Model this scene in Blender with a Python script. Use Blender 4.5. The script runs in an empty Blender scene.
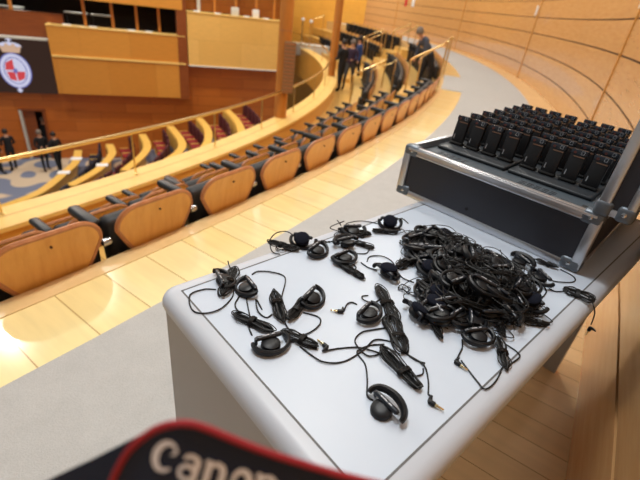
import bpy, bmesh, math, random
from math import sin, cos, pi, radians as R_
from mathutils import Vector, Matrix, Quaternion
random.seed(7)
D = bpy.data
COL = bpy.context.scene.collection
SC = bpy.context.scene

# ------------------------------------------------------------------ camera
F, PITCH, ROLL, H = 414.4, R_(30.2), R_(-7.6), 1.27
_up0 = Vector((0, sin(PITCH), cos(PITCH))); _rt0 = Vector((1, 0, 0))
FW = Vector((0, cos(PITCH), -sin(PITCH)))
RT = cos(ROLL)*_rt0 - sin(ROLL)*_up0
UP = cos(ROLL)*_up0 + sin(ROLL)*_rt0
EYE = Vector((0, 0, H))
cam = D.objects.new('camera', D.cameras.new('camera')); COL.objects.link(cam)
cam.data.sensor_width = 36; cam.data.lens = F/640*36; cam.data.clip_start = .01; cam.data.clip_end = 200
M3 = Matrix((RT, UP, -FW)).transposed()
cam.matrix_world = Matrix.Translation(EYE) @ M3.to_4x4()
SC.camera = cam
cam.data.dof.use_dof = True; cam.data.dof.focus_distance = .85; cam.data.dof.aperture_fstop = 4.0

def ray(px, py): return (px-320)*RT + (240-py)*UP + F*FW
def at(px, py, z=0.0):
    r = ray(px, py); return EYE + r*((z-H)/r.z)
def at_depth(px, py, d): return EYE + ray(px, py)*(d/F)
CX, CY = -23.49, 15.31                        # the centre the gallery curves around
CEN = Vector((CX, CY, 0))
def pol(r, deg, z=0.0): return Vector((CX+r*cos(R_(deg)), CY+r*sin(R_(deg)), z))

# ------------------------------------------------------------------ materials
def s2l(c):
    f = lambda v: v/12.92 if v <= .04045 else ((v+.055)/1.055)**2.4
    return tuple(f(v/255) for v in c)+(1,)
class NT:
    def __init__(s, name):
        s.m = D.materials.new(name); s.m.use_nodes = True; s.t = s.m.node_tree; s.b = s.t.nodes['Principled BSDF']
    def n(s, typ, **kw):
        x = s.t.nodes.new('ShaderNode'+typ)
        for k, v in kw.items():
            if k in x.inputs: x.inputs[k].default_value = v
            else: setattr(x, k, v)
        return x
    def l(s, a, b): s.t.links.new(a, b)
def plain(name, rgb, rough=.5, metal=0, spec=.5, noise=0.0, scale=40, bump=0.0, coat=0):
    t = NT(name); c = s2l(rgb); t.b.inputs['Base Color'].default_value = c
    t.b.inputs['Roughness'].default_value = rough; t.b.inputs['Metallic'].default_value = metal
    t.b.inputs['Specular IOR Level'].default_value = spec; t.b.inputs['Coat Weight'].default_value = coat
    tc = t.n('TexCoord'); nz = t.n('TexNoise', Scale=scale, Detail=4.0); t.l(tc.outputs['Object'], nz.inputs['Vector'])
    if noise:
        r = t.n('MapRange'); r.inputs['To Min'].default_value = 1-noise; r.inputs['To Max'].default_value = 1+noise
        t.l(nz.outputs['Fac'], r.inputs['Value'])
        mx = t.n('VectorMath', operation='SCALE'); mx.inputs[0].default_value = c[:3]; t.l(r.outputs[0], mx.inputs['Scale'])
        t.l(mx.outputs[0], t.b.inputs['Base Color'])
    if bump:
        b = t.n('Bump', Strength=bump, Distance=.003); t.l(nz.outputs['Fac'], b.inputs['Height']); t.l(b.outputs[0], t.b.inputs['Normal'])
    return t.m
def wood(name, c1, c2, rough=.35, stretch=(1, 1, 12), scale=3, coat=0, spec=.5):
    t = NT(name); tc = t.n('TexCoord'); mp = t.n('Mapping'); mp.inputs['Scale'].default_value = stretch
    t.l(tc.outputs['Object'], mp.inputs[0])
    nz = t.n('TexNoise', Scale=scale, Detail=6.0, Roughness=.6); t.l(mp.outputs[0], nz.inputs['Vector'])
    cr = t.n('ValToRGB'); cr.color_ramp.elements[0].position = .3; cr.color_ramp.elements[1].position = .7
    cr.color_ramp.elements[0].color = s2l(c1); cr.color_ramp.elements[1].color = s2l(c2)
    t.l(nz.outputs['Fac'], cr.inputs[0]); t.l(cr.outputs[0], t.b.inputs['Base Color'])
    t.b.inputs['Roughness'].default_value = rough; t.b.inputs['Coat Weight'].default_value = coat; t.b.inputs['Specular IOR Level'].default_value = spec
    return t.m
def planks(name, c1, c2, gap, bw, bh, rough=.3, polar=False, axes='xy', gapw=.004, coat=0, offset=.5, ang=0, crough=.12):
    """boards: brick pattern in polar coordinates about the object's origin, or along two axes"""
    t = NT(name); tc = t.n('TexCoord'); sp = t.n('SeparateXYZ'); t.l(tc.outputs['Object'], sp.inputs[0])
    cb = t.n('CombineXYZ')
    if polar:
        ln = t.n('VectorMath', operation='LENGTH'); flat = t.n('CombineXYZ')
        t.l(sp.outputs[0], flat.inputs[0]); t.l(sp.outputs[1], flat.inputs[1]); t.l(flat.outputs[0], ln.inputs[0])
        an = t.n('Math', operation='ARCTAN2'); t.l(sp.outputs[1], an.inputs[0]); t.l(sp.outputs[0], an.inputs[1])
        mu = t.n('Math', operation='MULTIPLY'); mu.inputs[1].default_value = 27; t.l(an.outputs[0], mu.inputs[0])
        t.l(ln.outputs['Value'], cb.inputs[0 if polar == 'radial' else 1]); t.l(mu.outputs[0], cb.inputs[1 if polar == 'radial' else 0])
    else:
        ix = 'xyz'.index(axes[0]); iy = 'xyz'.index(axes[1])
        t.l(sp.outputs[ix], cb.inputs[0]); t.l(sp.outputs[iy], cb.inputs[1])
    mp = t.n('Mapping'); mp.inputs['Rotation'].default_value = (0, 0, R_(ang)); t.l(cb.outputs[0], mp.inputs[0])
    br = t.n('TexBrick', Scale=1.0); br.offset = offset
    br.inputs['Mortar Size'].default_value = gapw; br.inputs['Brick Width'].default_value = bw; br.inputs['Row Height'].default_value = bh
    br.inputs['Mortar Smooth'].default_value = .2
    br.inputs['Color1'].default_value = s2l(c1); br.inputs['Color2'].default_value = s2l(c2); br.inputs['Mortar'].default_value = s2l(gap)
    t.l(mp.outputs[0], br.inputs['Vector'])
    nm = t.n('Mapping'); nm.inputs['Scale'].default_value = (1.2, 9, 1); t.l(mp.outputs[0], nm.inputs[0])
    nz = t.n('TexNoise', Scale=2.5, Detail=5.0); t.l(nm.outputs[0], nz.inputs['Vector'])
    mr = t.n('MapRange'); mr.inputs['To Min'].default_value = .86; mr.inputs['To Max'].default_value = 1.14; t.l(nz.outputs['Fac'], mr.inputs[0])
    sc = t.n('VectorMath', operation='SCALE'); t.l(br.outputs['Color'], sc.inputs[0]); t.l(mr.outputs[0], sc.inputs['Scale'])
    t.l(sc.outputs[0], t.b.inputs['Base Color'])
    t.b.inputs['Roughness'].default_value = rough; t.b.inputs['Coat Weight'].default_value = coat; t.b.inputs['Coat Roughness'].default_value = crough
    return t.m
def emit(name, rgb, k):
    t = NT(name); t.b.inputs['Base Color'].default_value = (0, 0, 0, 1); t.b.inputs['Emission Color'].default_value = s2l(rgb); t.b.inputs['Emission Strength'].default_value = k
    t.b.inputs['Roughness'].default_value = .3
    return t.m
def glass(name, tint=(235, 240, 240)):
    t = NT(name); t.b.inputs['Base Color'].default_value = s2l(tint); t.b.inputs['Roughness'].default_value = .02
    t.b.inputs['Transmission Weight'].default_value = 1.0; t.b.inputs['IOR'].default_value = 1.1
    return t.m

M = {}
M['strip'] = planks('maple_boards', (248, 230, 172), (244, 222, 156), (190, 158, 100), 5, .235, .16, polar='radial', gapw=.003, coat=.6, offset=.4, crough=.05)
M['border'] = wood('maple_border', (222, 190, 134), (232, 202, 150), .25, (2, 2, 2), 5, coat=.3)
M['parquet'] = planks('beech_parquet', (236, 204, 156), (228, 192, 140), (178, 138, 92), 5, .105, .28, polar='radial', gapw=.002, coat=.25)
M['tier'] = planks('tier_boards', (232, 192, 112), (224, 182, 100), (150, 106, 50), .9, .15, .3, polar='radial', gapw=.003, coat=.15)
def carpet(name, rgb):
    t = NT(name); tc = t.n('TexCoord'); n1 = t.n('TexNoise', Scale=9.0, Detail=8.0, Roughness=.75); n2 = t.n('TexNoise', Scale=260.0, Detail=2.0)
    t.l(tc.outputs['Object'], n1.inputs[0]); t.l(tc.outputs['Object'], n2.inputs[0])
    ad = t.n('Math', operation='ADD'); t.l(n1.outputs['Fac'], ad.inputs[0]); t.l(n2.outputs['Fac'], ad.inputs[1])
    mr = t.n('MapRange'); mr.inputs['From Max'].default_value = 2; mr.inputs['To Min'].default_value = .72; mr.inputs['To Max'].default_value = 1.28; t.l(ad.outputs[0], mr.inputs[0])
    sc = t.n('VectorMath', operation='SCALE'); sc.inputs[0].default_value = s2l(rgb)[:3]; t.l(mr.outputs[0], sc.inputs['Scale']); t.l(sc.outputs[0], t.b.inputs['Base Color'])
    t.b.inputs['Roughness'].default_value = .95; t.b.inputs['Specular IOR Level'].default_value = .1
    b = t.n('Bump', Strength=.5, Distance=.004); t.l(n2.outputs['Fac'], b.inputs['Height']); t.l(b.outputs[0], t.b.inputs['Normal'])
    return t.m
M['carpet'] = carpet('grey_carpet', (184, 184, 182))
M['veneer'] = wood('wall_veneer', (192, 144, 94), (206, 160, 108), .24, (1.5, 1.5, 14), 2.2, coat=.5)
M['groove'] = plain('dark_groove', (70, 38, 18), .7)
M['batten'] = wood('wall_batten', (184, 124, 54), (198, 138, 64), .35, (8, 8, 1), 3)
M['ledge'] = wood('pale_ledge_wood', (238, 196, 110), (246, 208, 124), .5, (2, 2, 2), 2)
M['ledge_line'] = plain('ledge_inlay', (196, 150, 74), .4)
M['fascia'] = wood('fascia_veneer', (206, 146, 62), (220, 162, 76), .3, (1, 1, 10), 2.5, coat=.15)
M['chair_back'] = wood('chair_ply', (214, 152, 70), (228, 170, 88), .3, (14, 14, 2), 2.0, coat=.2)
M['chair_rim'] = wood('chair_rim_wood', (168, 106, 66), (190, 128, 84), .35, (6, 6, 6), 4)
M['black_uph'] = plain('black_upholstery', (22, 22, 24), .55, noise=.2, scale=60)
M['arm_black'] = plain('black_arm_leather', (30, 31, 34), .42)
M['steel'] = plain('brushed_steel', (190, 190, 190), .25, 1.0)
M['brass'] = plain('polished_brass', (232, 204, 144), .3, 1.0)
M['front_wood'] = planks('front_wall_boards', (206, 118, 46), (190, 102, 36), (150, 74, 24), 2.2, .45, .35, axes='xz', gapw=.008)
M['front_dark'] = wood('front_wall_dark', (126, 62, 24), (146, 76, 30), .4, (1, 1, 8), 2)
M['box_wood'] = planks('balcony_veneer', (214, 146, 60), (206, 136, 52), (176, 116, 48), 1.9, 2.0, .35, axes='xz', gapw=.004)
M['box_wood_pale'] = planks('balcony_veneer_pale', (236, 188, 106), (228, 178, 94), (196, 146, 70), 1.9, 1.0, .35, axes='xz', gapw=.004)
M['far_wood'] = planks('far_wall_veneer', (222, 166, 70), (214, 156, 62), (196, 138, 54), 2.4, .6, .35, axes='xz', gapw=.006)
M['column'] = wood('column_wood', (188, 116, 46), (202, 130, 56), .35, (6, 6, 1), 3)
M['grille'] = plain('grille_brown', (150, 120, 86), .6)
M['dark'] = plain('dark_interior', (34, 22, 16), .8)
M['white'] = plain('white_lacquer', (226, 226, 224), .45)
M['pale'] = plain('pale_paint', (206, 204, 196), .5)
M['glass'] = glass('window_glass')
M['laminate'] = plain('table_laminate', (193, 205, 220), .38, noise=.015, scale=30)
M['edge'] = plain('table_edge_moulding', (188, 195, 205), .4, noise=.02, scale=14)
M['inlay'] = plain('table_inlay_line', (92, 92, 94), .6)
M['panel'] = plain('table_panel_grey', (172, 172, 170), .55, noise=.02, scale=20)
M['apron'] = wood('table_apron_wood', (140, 84, 42), (160, 100, 54), .5, (2, 2, 8), 4)
M['case_panel'] = plain('case_laminate_black', (40, 43, 53), .5, noise=.06, scale=300, bump=.12)
M['alu'] = plain('aluminium_profile', (196, 199, 204), .32, .85, noise=.04, scale=12)
M['bumper'] = plain('corner_bumper', (104, 113, 122), .42, .5)
M['deck'] = plain('deck_plate', (66, 76, 84), .45, noise=.06, scale=120)
M['tray'] = plain('charging_tray', (34, 40, 46), .5)
M['slot'] = plain('slot_black', (10, 11, 12), .7)
M['plastic'] = plain('receiver_plastic', (18, 19, 22), .38)
M['plastic_gloss'] = plain('receiver_gloss_cap', (38, 44, 52), .22)
M['recv_print'] = plain('receiver_pale_print', (170, 174, 180), .5)
M['recv_tag'] = plain('receiver_tan_strip', (128, 96, 76), .5)
M['recv_red'] = plain('receiver_red_jack', (84, 40, 34), .4)
M['ear'] = plain('earphone_plastic', (11, 14, 19), .42, spec=.32)
M['ear_bar'] = plain('earphone_bar', (24, 30, 39), .32)
M['foam'] = plain('earpad_foam', (20, 24, 36), .95, spec=.15, noise=.25, scale=900, bump=.5)
M['cable'] = plain('cable_rubber', (11, 12, 14), .5, spec=.35)
M['gold'] = plain('gold_jack', (226, 204, 156), .22, 1.0)
M['navy'] = plain('strap_navy', (18, 34, 60), .75, noise=.2, scale=700, bump=.3)
M['strap_black'] = plain('strap_black', (14, 14, 17), .8, noise=.2, scale=700)
M['red'] = plain('strap_red_binding', (150, 20, 34), .65, noise=.12, scale=600)
M['stitch'] = plain('strap_letter_white', (240, 245, 252), .6)
M['screen'] = emit('screen_dark', (52, 32, 24), .8)
M['crest_white'] = emit('crest_lilac', (214, 214, 240), .85)
M['crest_blue'] = emit('crest_blue', (118, 120, 190), .8)
M['crest_red'] = emit('crest_red', (216, 72, 78), .85)
M['crest_gold'] = emit('crest_gold', (216, 178, 150), .85)
M['seat_red'] = plain('seat_red', (140, 34, 34), .6)
M['seat_wine'] = plain('seat_wine', (74, 26, 36), .6)
M['seat_navy'] = plain('seat_navy', (28, 32, 50), .6)
M['bench_wood'] = wood('bench_wood', (232, 184, 88), (240, 196, 104), .35, (2, 2, 2), 2)
M['skin'] = plain('skin', (196, 146, 118), .5)
M['suit'] = plain('suit_black', (22, 22, 26), .8)
M['suit_grey'] = plain('trousers_grey', (70, 68, 70), .8)
M['shirt_plum'] = plain('jumper_plum', (58, 40, 62), .8)
M['shirt_blue'] = plain('jacket_blue', (30, 54, 104), .8)
M['suit_slate'] = plain('jacket_slate', (66, 72, 86), .8)
M['hair_dark'] = plain('hair_dark', (38, 28, 22), .6)
M['hair_grey'] = plain('hair_grey', (120, 108, 98), .6)
M['paper'] = plain('paper_white', (236, 238, 240), .6)
M['sign_red'] = plain('sign_red', (196, 40, 48), .5)
def chamber_carpet():
    t = NT('chamber_carpet'); tc = t.n('TexCoord'); v = t.n('TexVoronoi', Scale=.55); v.feature = 'SMOOTH_F1'
    t.l(tc.outputs['Object'], v.inputs['Vector'])
    w = t.n('Math', operation='SINE'); mu = t.n('Math', operation='MULTIPLY'); mu.inputs[1].default_value = 22; t.l(v.outputs['Distance'], mu.inputs[0]); t.l(mu.outputs[0], w.inputs[0])
    cr = t.n('ValToRGB'); cr.color_ramp.elements[0].color = s2l((118, 126, 148)); cr.color_ramp.elements[1].color = s2l((206, 186, 160)); cr.color_ramp.elements[0].position = .2; cr.color_ramp.elements[1].position = .45
    t.l(w.outputs[0], cr.inputs[0]); t.l(cr.outputs[0], t.b.inputs['Base Color']); t.b.inputs['Roughness'].default_value = .95
    return t.m
M['chamber_carpet'] = chamber_carpet()

# ------------------------------------------------------------------ mesh helpers
class MB:
    def __init__(s): s.v = []; s.f = []; s.m = []
    def add(s, vs, fs, mi=0):
        o = len(s.v); s.v += [Vector(v) for v in vs]; s.f += [tuple(i+o for i in f) for f in fs]; s.m += [mi]*len(fs); return s
    def box(s, c, d, mi=0, mat=None):
        x, y, z = (q/2 for q in d)
        vs = [Vector((a*x, b*y, e*z)) for e in (-1, 1) for b in (-1, 1) for a in (-1, 1)]
        if mat is not None: vs = [mat @ v for v in vs]
        vs = [v+Vector(c) for v in vs]
        return s.add(vs, [(0, 2, 3, 1), (4, 5, 7, 6), (0, 1, 5, 4), (2, 6, 7, 3), (0, 4, 6, 2), (1, 3, 7, 5)], mi)
    def rbox(s, c, d, r=.004, mi=0, mat=None, seg=2):
        """box with rounded edges"""
        bm = bmesh.new(); bmesh.ops.create_cube(bm, size=1)
        for v in bm.verts: v.co = Vector((v.co.x*d[0], v.co.y*d[1], v.co.z*d[2]))
        bmesh.ops.bevel(bm, geom=list(bm.edges), offset=min(r, min(d)*.49), segments=seg, affect='EDGES', profile=.5)
        return s.bm(bm, c, mat, mi)
    def bm(s, bm, c=(0, 0, 0), mat=None, mi=0):
        bm.verts.index_update(); vs = [(mat @ v.co if mat is not None else v.co)+Vector(c) for v in bm.verts]
        fs = [[v.index for v in f.verts] for f in bm.faces]; bm.free(); return s.add(vs, fs, mi)
    def tube(s, path, r, n=6, mi=0, closed=False, cap=True, flat=1.0):
        P = [Vector(p) for p in path]; N = len(P)
        if not hasattr(r, '__len__'): r = [r]*N
        rings = []; prev = None
        for i in range(N):
            a = P[i-1] if (i or closed) else P[0]; b = P[(i+1) % N] if (i < N-1 or closed) else P[-1]
            t = (b-a); t = t.normalized() if t.length > 1e-9 else Vector((0, 0, 1))
            if prev is None:
                u = Vector((0, 0, 1)) if abs(t.z) < .9 else Vector((1, 0, 0))
                u = (u-t*u.dot(t)).normalized()
            else:
                u = prev-t*prev.dot(t); u = u.normalized() if u.length > 1e-6 else t.orthogonal().normalized()
            prev = u; w = t.cross(u)
            rings.append([P[i]+(u*cos(2*pi*k/n)*flat+w*sin(2*pi*k/n))*r[i] for k in range(n)])
        vs = [p for q in rings for p in q]; fs = []
        for i in range(N if closed else N-1):
            j = (i+1) % N
            for k in range(n): fs.append((i*n+k, i*n+(k+1) % n, j*n+(k+1) % n, j*n+k))
        if cap and not closed: fs.append(tuple(reversed(range(n)))); fs.append(tuple((N-1)*n+k for k in range(n)))
        return s.add(vs, fs, mi)
    def lathe(s, prof, n=24, mi=0, mat=None, c=(0, 0, 0)):
        vs = []; fs = []
        for (r, z) in prof:
            for k in range(n): vs.append(Vector((r*cos(2*pi*k/n), r*sin(2*pi*k/n), z)))
        for i in range(len(prof)-1):
            for k in range(n): fs.append((i*n+k, i*n+(k+1) % n, (i+1)*n+(k+1) % n, (i+1)*n+k))
        fs.append(tuple(reversed(range(n)))); fs.append(tuple((len(prof)-1)*n+k for k in range(n)))
        vs = [(mat @ v if mat is not None else v)+Vector(c) for v in vs]
        return s.add(vs, fs, mi)
    def prism(s, pts, z0, z1, mi=0, mat=None, c=(0, 0, 0)):
        n = len(pts); vs = [Vector((x, y, z0)) for x, y in pts]+[Vector((x, y, z1)) for x, y in pts]
        fs = [tuple(reversed(range(n))), tuple(range(n, 2*n))]+[(k, (k+1) % n, n+(k+1) % n, n+k) for k in range(n)]
        vs = [(mat @ v if mat is not None else v)+Vector(c) for v in vs]
        return s.add(vs, fs, mi)
    def ring(s, r0, r1, t0, t1, z0, z1, n=None, mi=0):
        """a curved slab about the gallery's centre (in coordinates local to that centre)"""
        n = n or max(2, int((t1-t0)/1.2)); vs = []; fs = []
        for i in range(n+1):
            t = R_(t0+(t1-t0)*i/n)
            for (r, z) in ((r0, z0), (r1, z0), (r1, z1), (r0, z1)): vs.append((r*cos(t), r*sin(t), z))
        for i in range(n):
            a = i*4; b = a+4
            for k in range(4): fs.append((a+k, b+k, b+(k+1) % 4, a+(k+1) % 4))
        fs += [(0, 1, 2, 3), (n*4+3, n*4+2, n*4+1, n*4)]
        return s.add(vs, fs, mi)
    def mesh(s, name, mats, smooth=True):
        me = D.meshes.new(name); me.from_pydata([tuple(v) for v in s.v], [], s.f)
        for m in (mats if isinstance(mats, (list, tuple)) else [mats]): me.materials.append(m)
        me.polygons.foreach_set('material_index', s.m)
        bm = bmesh.new(); bm.from_mesh(me); bmesh.ops.recalc_face_normals(bm, faces=bm.faces); bm.to_mesh(me); bm.free()
        if smooth:
            me.polygons.foreach_set('use_smooth', [True]*len(me.polygons)); me.set_sharp_from_angle(angle=R_(38))
        me.update(); return me
    def build(s, name, mats, parent=None, loc=(0, 0, 0), rot=(0, 0, 0), smooth=True):
        return link(name, s.mesh(name, mats, smooth), parent, loc, rot)
def link(name, me, parent=None, loc=(0, 0, 0), rot=(0, 0, 0)):
    o = D.objects.new(name, me); COL.objects.link(o); o.parent = parent; o.location = loc; o.rotation_euler = rot; return o
def tag(o, label=None, cat=None, group=None, kind=None):
    for k, v in (('label', label), ('category', cat), ('group', group), ('kind', kind)):
        if v: o[k] = v
    return o
def thing(name, label, cat, loc=(0, 0, 0), rz=0, group=None):
    o = link(name, None, None, loc, (0, 0, rz)); o.empty_display_size = .1; return tag(o, label, cat, group)
def struct(name, mb, mats, loc=(0, 0, 0), rot=(0, 0, 0), parent=None, smooth=True):
    o = mb.build(name, mats, parent, loc, rot, smooth)
    if parent is None: o['kind'] = 'structure'
    return o
def spline(pts, k=6, closed=False):
    P = [Vector(p) for p in pts]; out = []; n = len(P)
    g = (lambda i: P[i % n]) if closed else (lambda i: P[max(0, min(n-1, i))])
    for i in range(n if closed else n-1):
        a, b, c, d = g(i-1), g(i), g(i+1), g(i+2)
        for j in range(k):
            t = j/k; out.append(.5*((2*b)+(c-a)*t+(2*a-5*b+4*c-d)*t*t+(3*b-a-3*c+d)*t**3))
    if not closed: out.append(P[-1])
    return out
ORD = ['first', 'second', 'third', 'fourth', 'fifth', 'sixth', 'seventh', 'eighth', 'ninth', 'tenth', 'eleventh', 'twelfth', 'thirteenth', 'fourteenth', 'fifteenth', 'sixteenth', 'seventeenth', 'eighteenth', 'nineteenth', 'twentieth',
       'twenty-first', 'twenty-second', 'twenty-third', 'twenty-fourth']

# ------------------------------------------------------------------ the gallery: floors, tiers, ledge, wall
RW = 28.365
T0, T1 = -44, 33
struct('floor', MB().ring(26.34, 26.70, T0, T1, -.05, 0), M['strip'], CEN)
struct('trim_1', MB().ring(26.235, 26.34, T0, T1, -1.6, .004), M['border'], CEN)
struct('floor.001', MB().ring(26.70, 27.94, T0, T1, -.05, .002), M['carpet'], CEN)
struct('floor.002', MB().ring(27.94, RW+.02, T0, T1, -.05, 0), M['parquet'], CEN)
struct('floor.003', MB().ring(26.30, 26.72, -14.8, -10.0, -.02, .006), M['carpet'], CEN)     # pale landing at the head of the stair
TIER = [(25.43, 26.24, -.45), (24.62, 25.43, -.87), (23.95, 24.62, -1.29), (23.29, 23.95, -1.60)]
for k, (a, b, z) in enumerate(TIER): struct('floor.%03d' % (4+k), MB().ring(a, b, T0, T1, z-.35, z), M['tier'], CEN)
# parapet that closes the gallery
lw = MB(); lw.ring(23.22, 23.30, T0, 26.6, -2.2, -1.24)
struct('wall_balcony', lw, M['fascia'], CEN)
lt = MB(); lt.ring(22.84, 23.33, T0, 26.6, -1.245, -1.195)
lt.ring(23.06, 23.075, T0, 26.6, -1.2, -1.1935, mi=1)
struct('trim_2', lt, [M['ledge'], M['ledge_line']], CEN)
struct('wall_balcony.001', MB().ring(22.86, 22.94, T0, 26.6, -2.6, -1.24), M['fascia'], CEN)

# curved panelled wall behind the aisle
zs = [0, .354, .716, 1.095, 1.453, 1.82, 2.19, 2.56, 2.93, 3.3, 3.67, 4.04, 4.4, 4.8, 5.2, 5.6, 6.0]
bt = [-50.6, -35.8, -21.0, -6.2, 8.6, 23.4, 33]
w = MB(); w.ring(RW+.012, RW+.06, -50.6, 33, 0, 6.0, mi=1)
for i in range(len(bt)-1):
    for j in range(len(zs)-1):
        w.ring(RW, RW+.014, bt[i]+.05, bt[i+1]-.05, zs[j]+(.009 if j else 0), zs[j+1]-.009, mi=0)
struct('wall_right', w, [M['veneer'], M['groove']], CEN)
for i, b in enumerate(bt[1:-1]):
    struct('trim_%d' % (3+i), MB().ring(RW-.012, RW+.02, b-.05, b+.05, 0, 6.0, n=2), M['batten'], CEN)

# ------------------------------------------------------------------ chamber floor and front wall
ZF = -6.7
struct('floor.010', MB().box((-14, 16, ZF-.05), (34, 40, .1)), M['chamber_carpet'])
AZ = R_(66); DV = Vector((sin(AZ), cos(AZ), 0)); NV = Vector((-DV.y, DV.x, 0))       # along the wall / away from us
PW = Vector((-12.63, 17.40, 0)); RZW = math.atan2(DV.y, DV.x)
def wl(s, out=0, z=0): return PW+DV*s-NV*out+Vector((0, 0, z))                           # out = towards us
def wbox(mb, s0, s1, z0, z1, o0, o1, mi=0): mb.box(((s0+s1)/2, -(o0+o1)/2, (z0+z1)/2), (s1-s0, abs(o1-o0), z1-z0), mi); return mb
def wpart(name, mb, mats, parent=None): return mb.build(name, mats, parent, PW if parent is None else (0, 0, 0), (0, 0, RZW) if parent is None else (0, 0, 0))
fw = MB()
wbox(fw, -8, -.95, ZF, -3.75, -.8, -.7); wbox(fw, 1.35, 11.0, ZF, -.95, -.8, -.7); wbox(fw, -.95, 1.35, -4.45, -3.6, -.8, -.7)
wbox(fw, -.05, 1.35, ZF, -4.4, -.8, -.7)
wbox(fw, -8, 11, .12, 7, -.8, -.7)
o = wpart('wall_front', fw, M['front_wood']); o['kind'] = 'structure'
fd = MB(); wbox(fd, -8, 1.35, -3.65, -.55, -.8, -.6)
wbox(fd, 5.75, 6.15, -3.6, 7, -.75, .02)
o = wpart('wall_front.001', fd, M['front_dark']); o['kind'] = 'structure'
fd = MB(); wbox(fd, .85, 6.0, .1, 1.6, -.7, .05)
o = wpart('wall_front.002', fd, M['box_wood']); o['kind'] = 'structure'
# dark rooms behind the windows
for k, (s0, s1, z0, z1) in enumerate(((-8, 6.0, -1.0, .2), (6.0, 11.0, -.2, 3.0))):
    for nm, a in (('wall_rear', (z0-.3, z1+.3, -4.0, -3.9)), ('floor', (z0-.35, z0-.3, -4, -.8)), ('ceiling', (z1+.3, z1+.35, -4, -.8))):
        o = wpart(nm, wbox(MB(), s0, s1, *a), M['dark']); o['kind'] = 'structure'
def window(n, s0, s1, z0, z1, mull, white=()):
    fr = MB(); wbox(fr, s0, s1, z0-.06, z0, -.72, -.6); wbox(fr, s0, s1, z1, z1+.06, -.72, -.6)
    for s in mull: wbox(fr, s-.055, s+.055, z0, z1, -.72, -.6)
    for s in white: wbox(fr, s-.07, s+.07, z0, z1, -.72, -.58, 1)
    o = wpart('window_%d' % n, fr, [M['column'], M['pale']]); o['kind'] = 'structure'
    g = MB(); wbox(g, s0, s1, z0, z1, -.68, -.67); g.build('pane', M['glass'], o)
window(1, -3, .9, -.55, .12, (-2.1, -.4))
window(2, .95, 5.75, -.95, .08, (2.15, 3.2, 4.15, 5.05))
window(3, 6.15, 10.9, -.2, 2.6, (7.45, 8.4, 9.35, 10.2), (6.75,))
def bulkhead(label, s0, s1, z0, z1, rail, mat, lip):
    t = thing('balcony_front', label, 'balcony front', PW, RZW, 'balcony fronts on the chamber wall')
    wbox(MB(), s0, s1, z0, z1, -.7, 0).build('front_panel', M[mat], t)
    if rail: wbox(MB(), s0+.02, s1, rail-.035, rail+.035, 0, .05).build('rail_moulding', M['ledge'], t)
    if lip: wbox(MB(), s0, s1, z0-.05, z0, -.7, .04).build('lower_lip', M['white'], t)
    wbox(MB(), s0-.01, s1+.01, z1, z1+.03, -.7, .03).build('top_cap', M['ledge'], t)
bulkhead('wide orange wood balcony front with a pale rail, right of the crest screen', .78, 6.05, -3.56, -.93, -2.05, 'box_wood', False)
bulkhead('pale wood balcony front with white lower lip, left of the tall wooden column', 6.18, 10.5, -2.07, .06, None, 'box_wood_pale', True)
# things seen through the windows
def small(name, label, cat, s, z, dx, dz, dd, mat, out=-1.2, group=None):
    mb = MB(); mb.rbox((0, 0, dz/2), (dx, dd, dz), .01)
    tag(mb.build(name, M[mat], None, wl(s, out, z), (0, 0, RZW)), label, cat, group)
for i, (s, lab) in enumerate(((-.6, 'pale desk top glowing behind the window above the crest screen'), (1.75, 'pale desk top behind the first pane above the orange balcony front'), (2.75, 'pale desk top behind the second pane above the orange balcony front'))):
    t = thing('desk', lab, 'desk', wl(s, -1.5, -1.3), RZW, 'desks behind the balcony windows')
    MB().rbox((0, 0, .78), (.9, .5, .05), .01).build('desk_top', M['pale'], t)
    for sx in (-.4, .4): MB().box((sx, 0, .377), (.05, .45, .755)).build('leg', M['dark'], t)
small('monitor', 'left white monitor standing on the pale balcony front', 'monitor', 8.3, .09, .34, .34, .12, 'pale', -.3)
small('monitor', 'right white monitor standing on the pale balcony front, by the column', 'monitor', 9.25, .09, .3, .34, .12, 'white', -.3)
for i, s in enumerate((1.5, 2.45, 3.9, 4.6)):
    small('paper_stack', 'small white papers on the orange balcony front, %s from its left end' % ORD[i], 'papers', s, -.9, .3, .05, .2, 'paper', -.25, 'papers on the balcony fronts')
for i, s in enumerate((6.6, 7.5, 8.8, 9.7)):
    small('paper_stack', 'small white papers on the pale balcony front, %s from its left end' % ORD[i], 'papers', s, .09, .25, .05, .2, 'paper', -.12, 'papers on the balcony fronts')

# screen with the crest
t = thing('screen', 'large dark wall screen showing a crowned oval crest', 'screen', PW, RZW)
wbox(MB(), -3.0, .70, -3.66, -1.52, -.55, -.30).build('display', M['screen'], t)
b = MB(); wbox(b, -3.05, .72, -1.55, -1.48, -.55, -.24); b.build('bezel', M['pale'], t)
cr = MB(); S0, Z0, KS = -.66, -2.78, 1.12
def ell(a, b_, n=28, t0=0, t1=2*pi, cx=0, cz=0): return [(cx+a*cos(t0+(t1-t0)*k/n), cz+b_*sin(t0+(t1-t0)*k/n)) for k in range(n)]
RX = Matrix.Rotation(pi/2, 4, 'X')      # xy drawing -> xz wall plane
def flat(pts, mi, o): cr.prism([(x*KS, z*KS) for x, z in pts], 0, .006, mi, RX, (S0, -(-.298)-.0-o, Z0))
flat(ell(.50, .62), 1, .0); flat(ell(.46, .58), 0, .004); flat(ell(.36, .47), 1, .008); flat(ell(.33, .44), 0, .012)
flat([(-.30, .02), (-.26, .26), (-.02, .40), (-.02, .02)], 2, .016); flat([(.02, -.02), (.30, -.02), (.24, -.26), (.02, -.36)], 2, .016)
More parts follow.
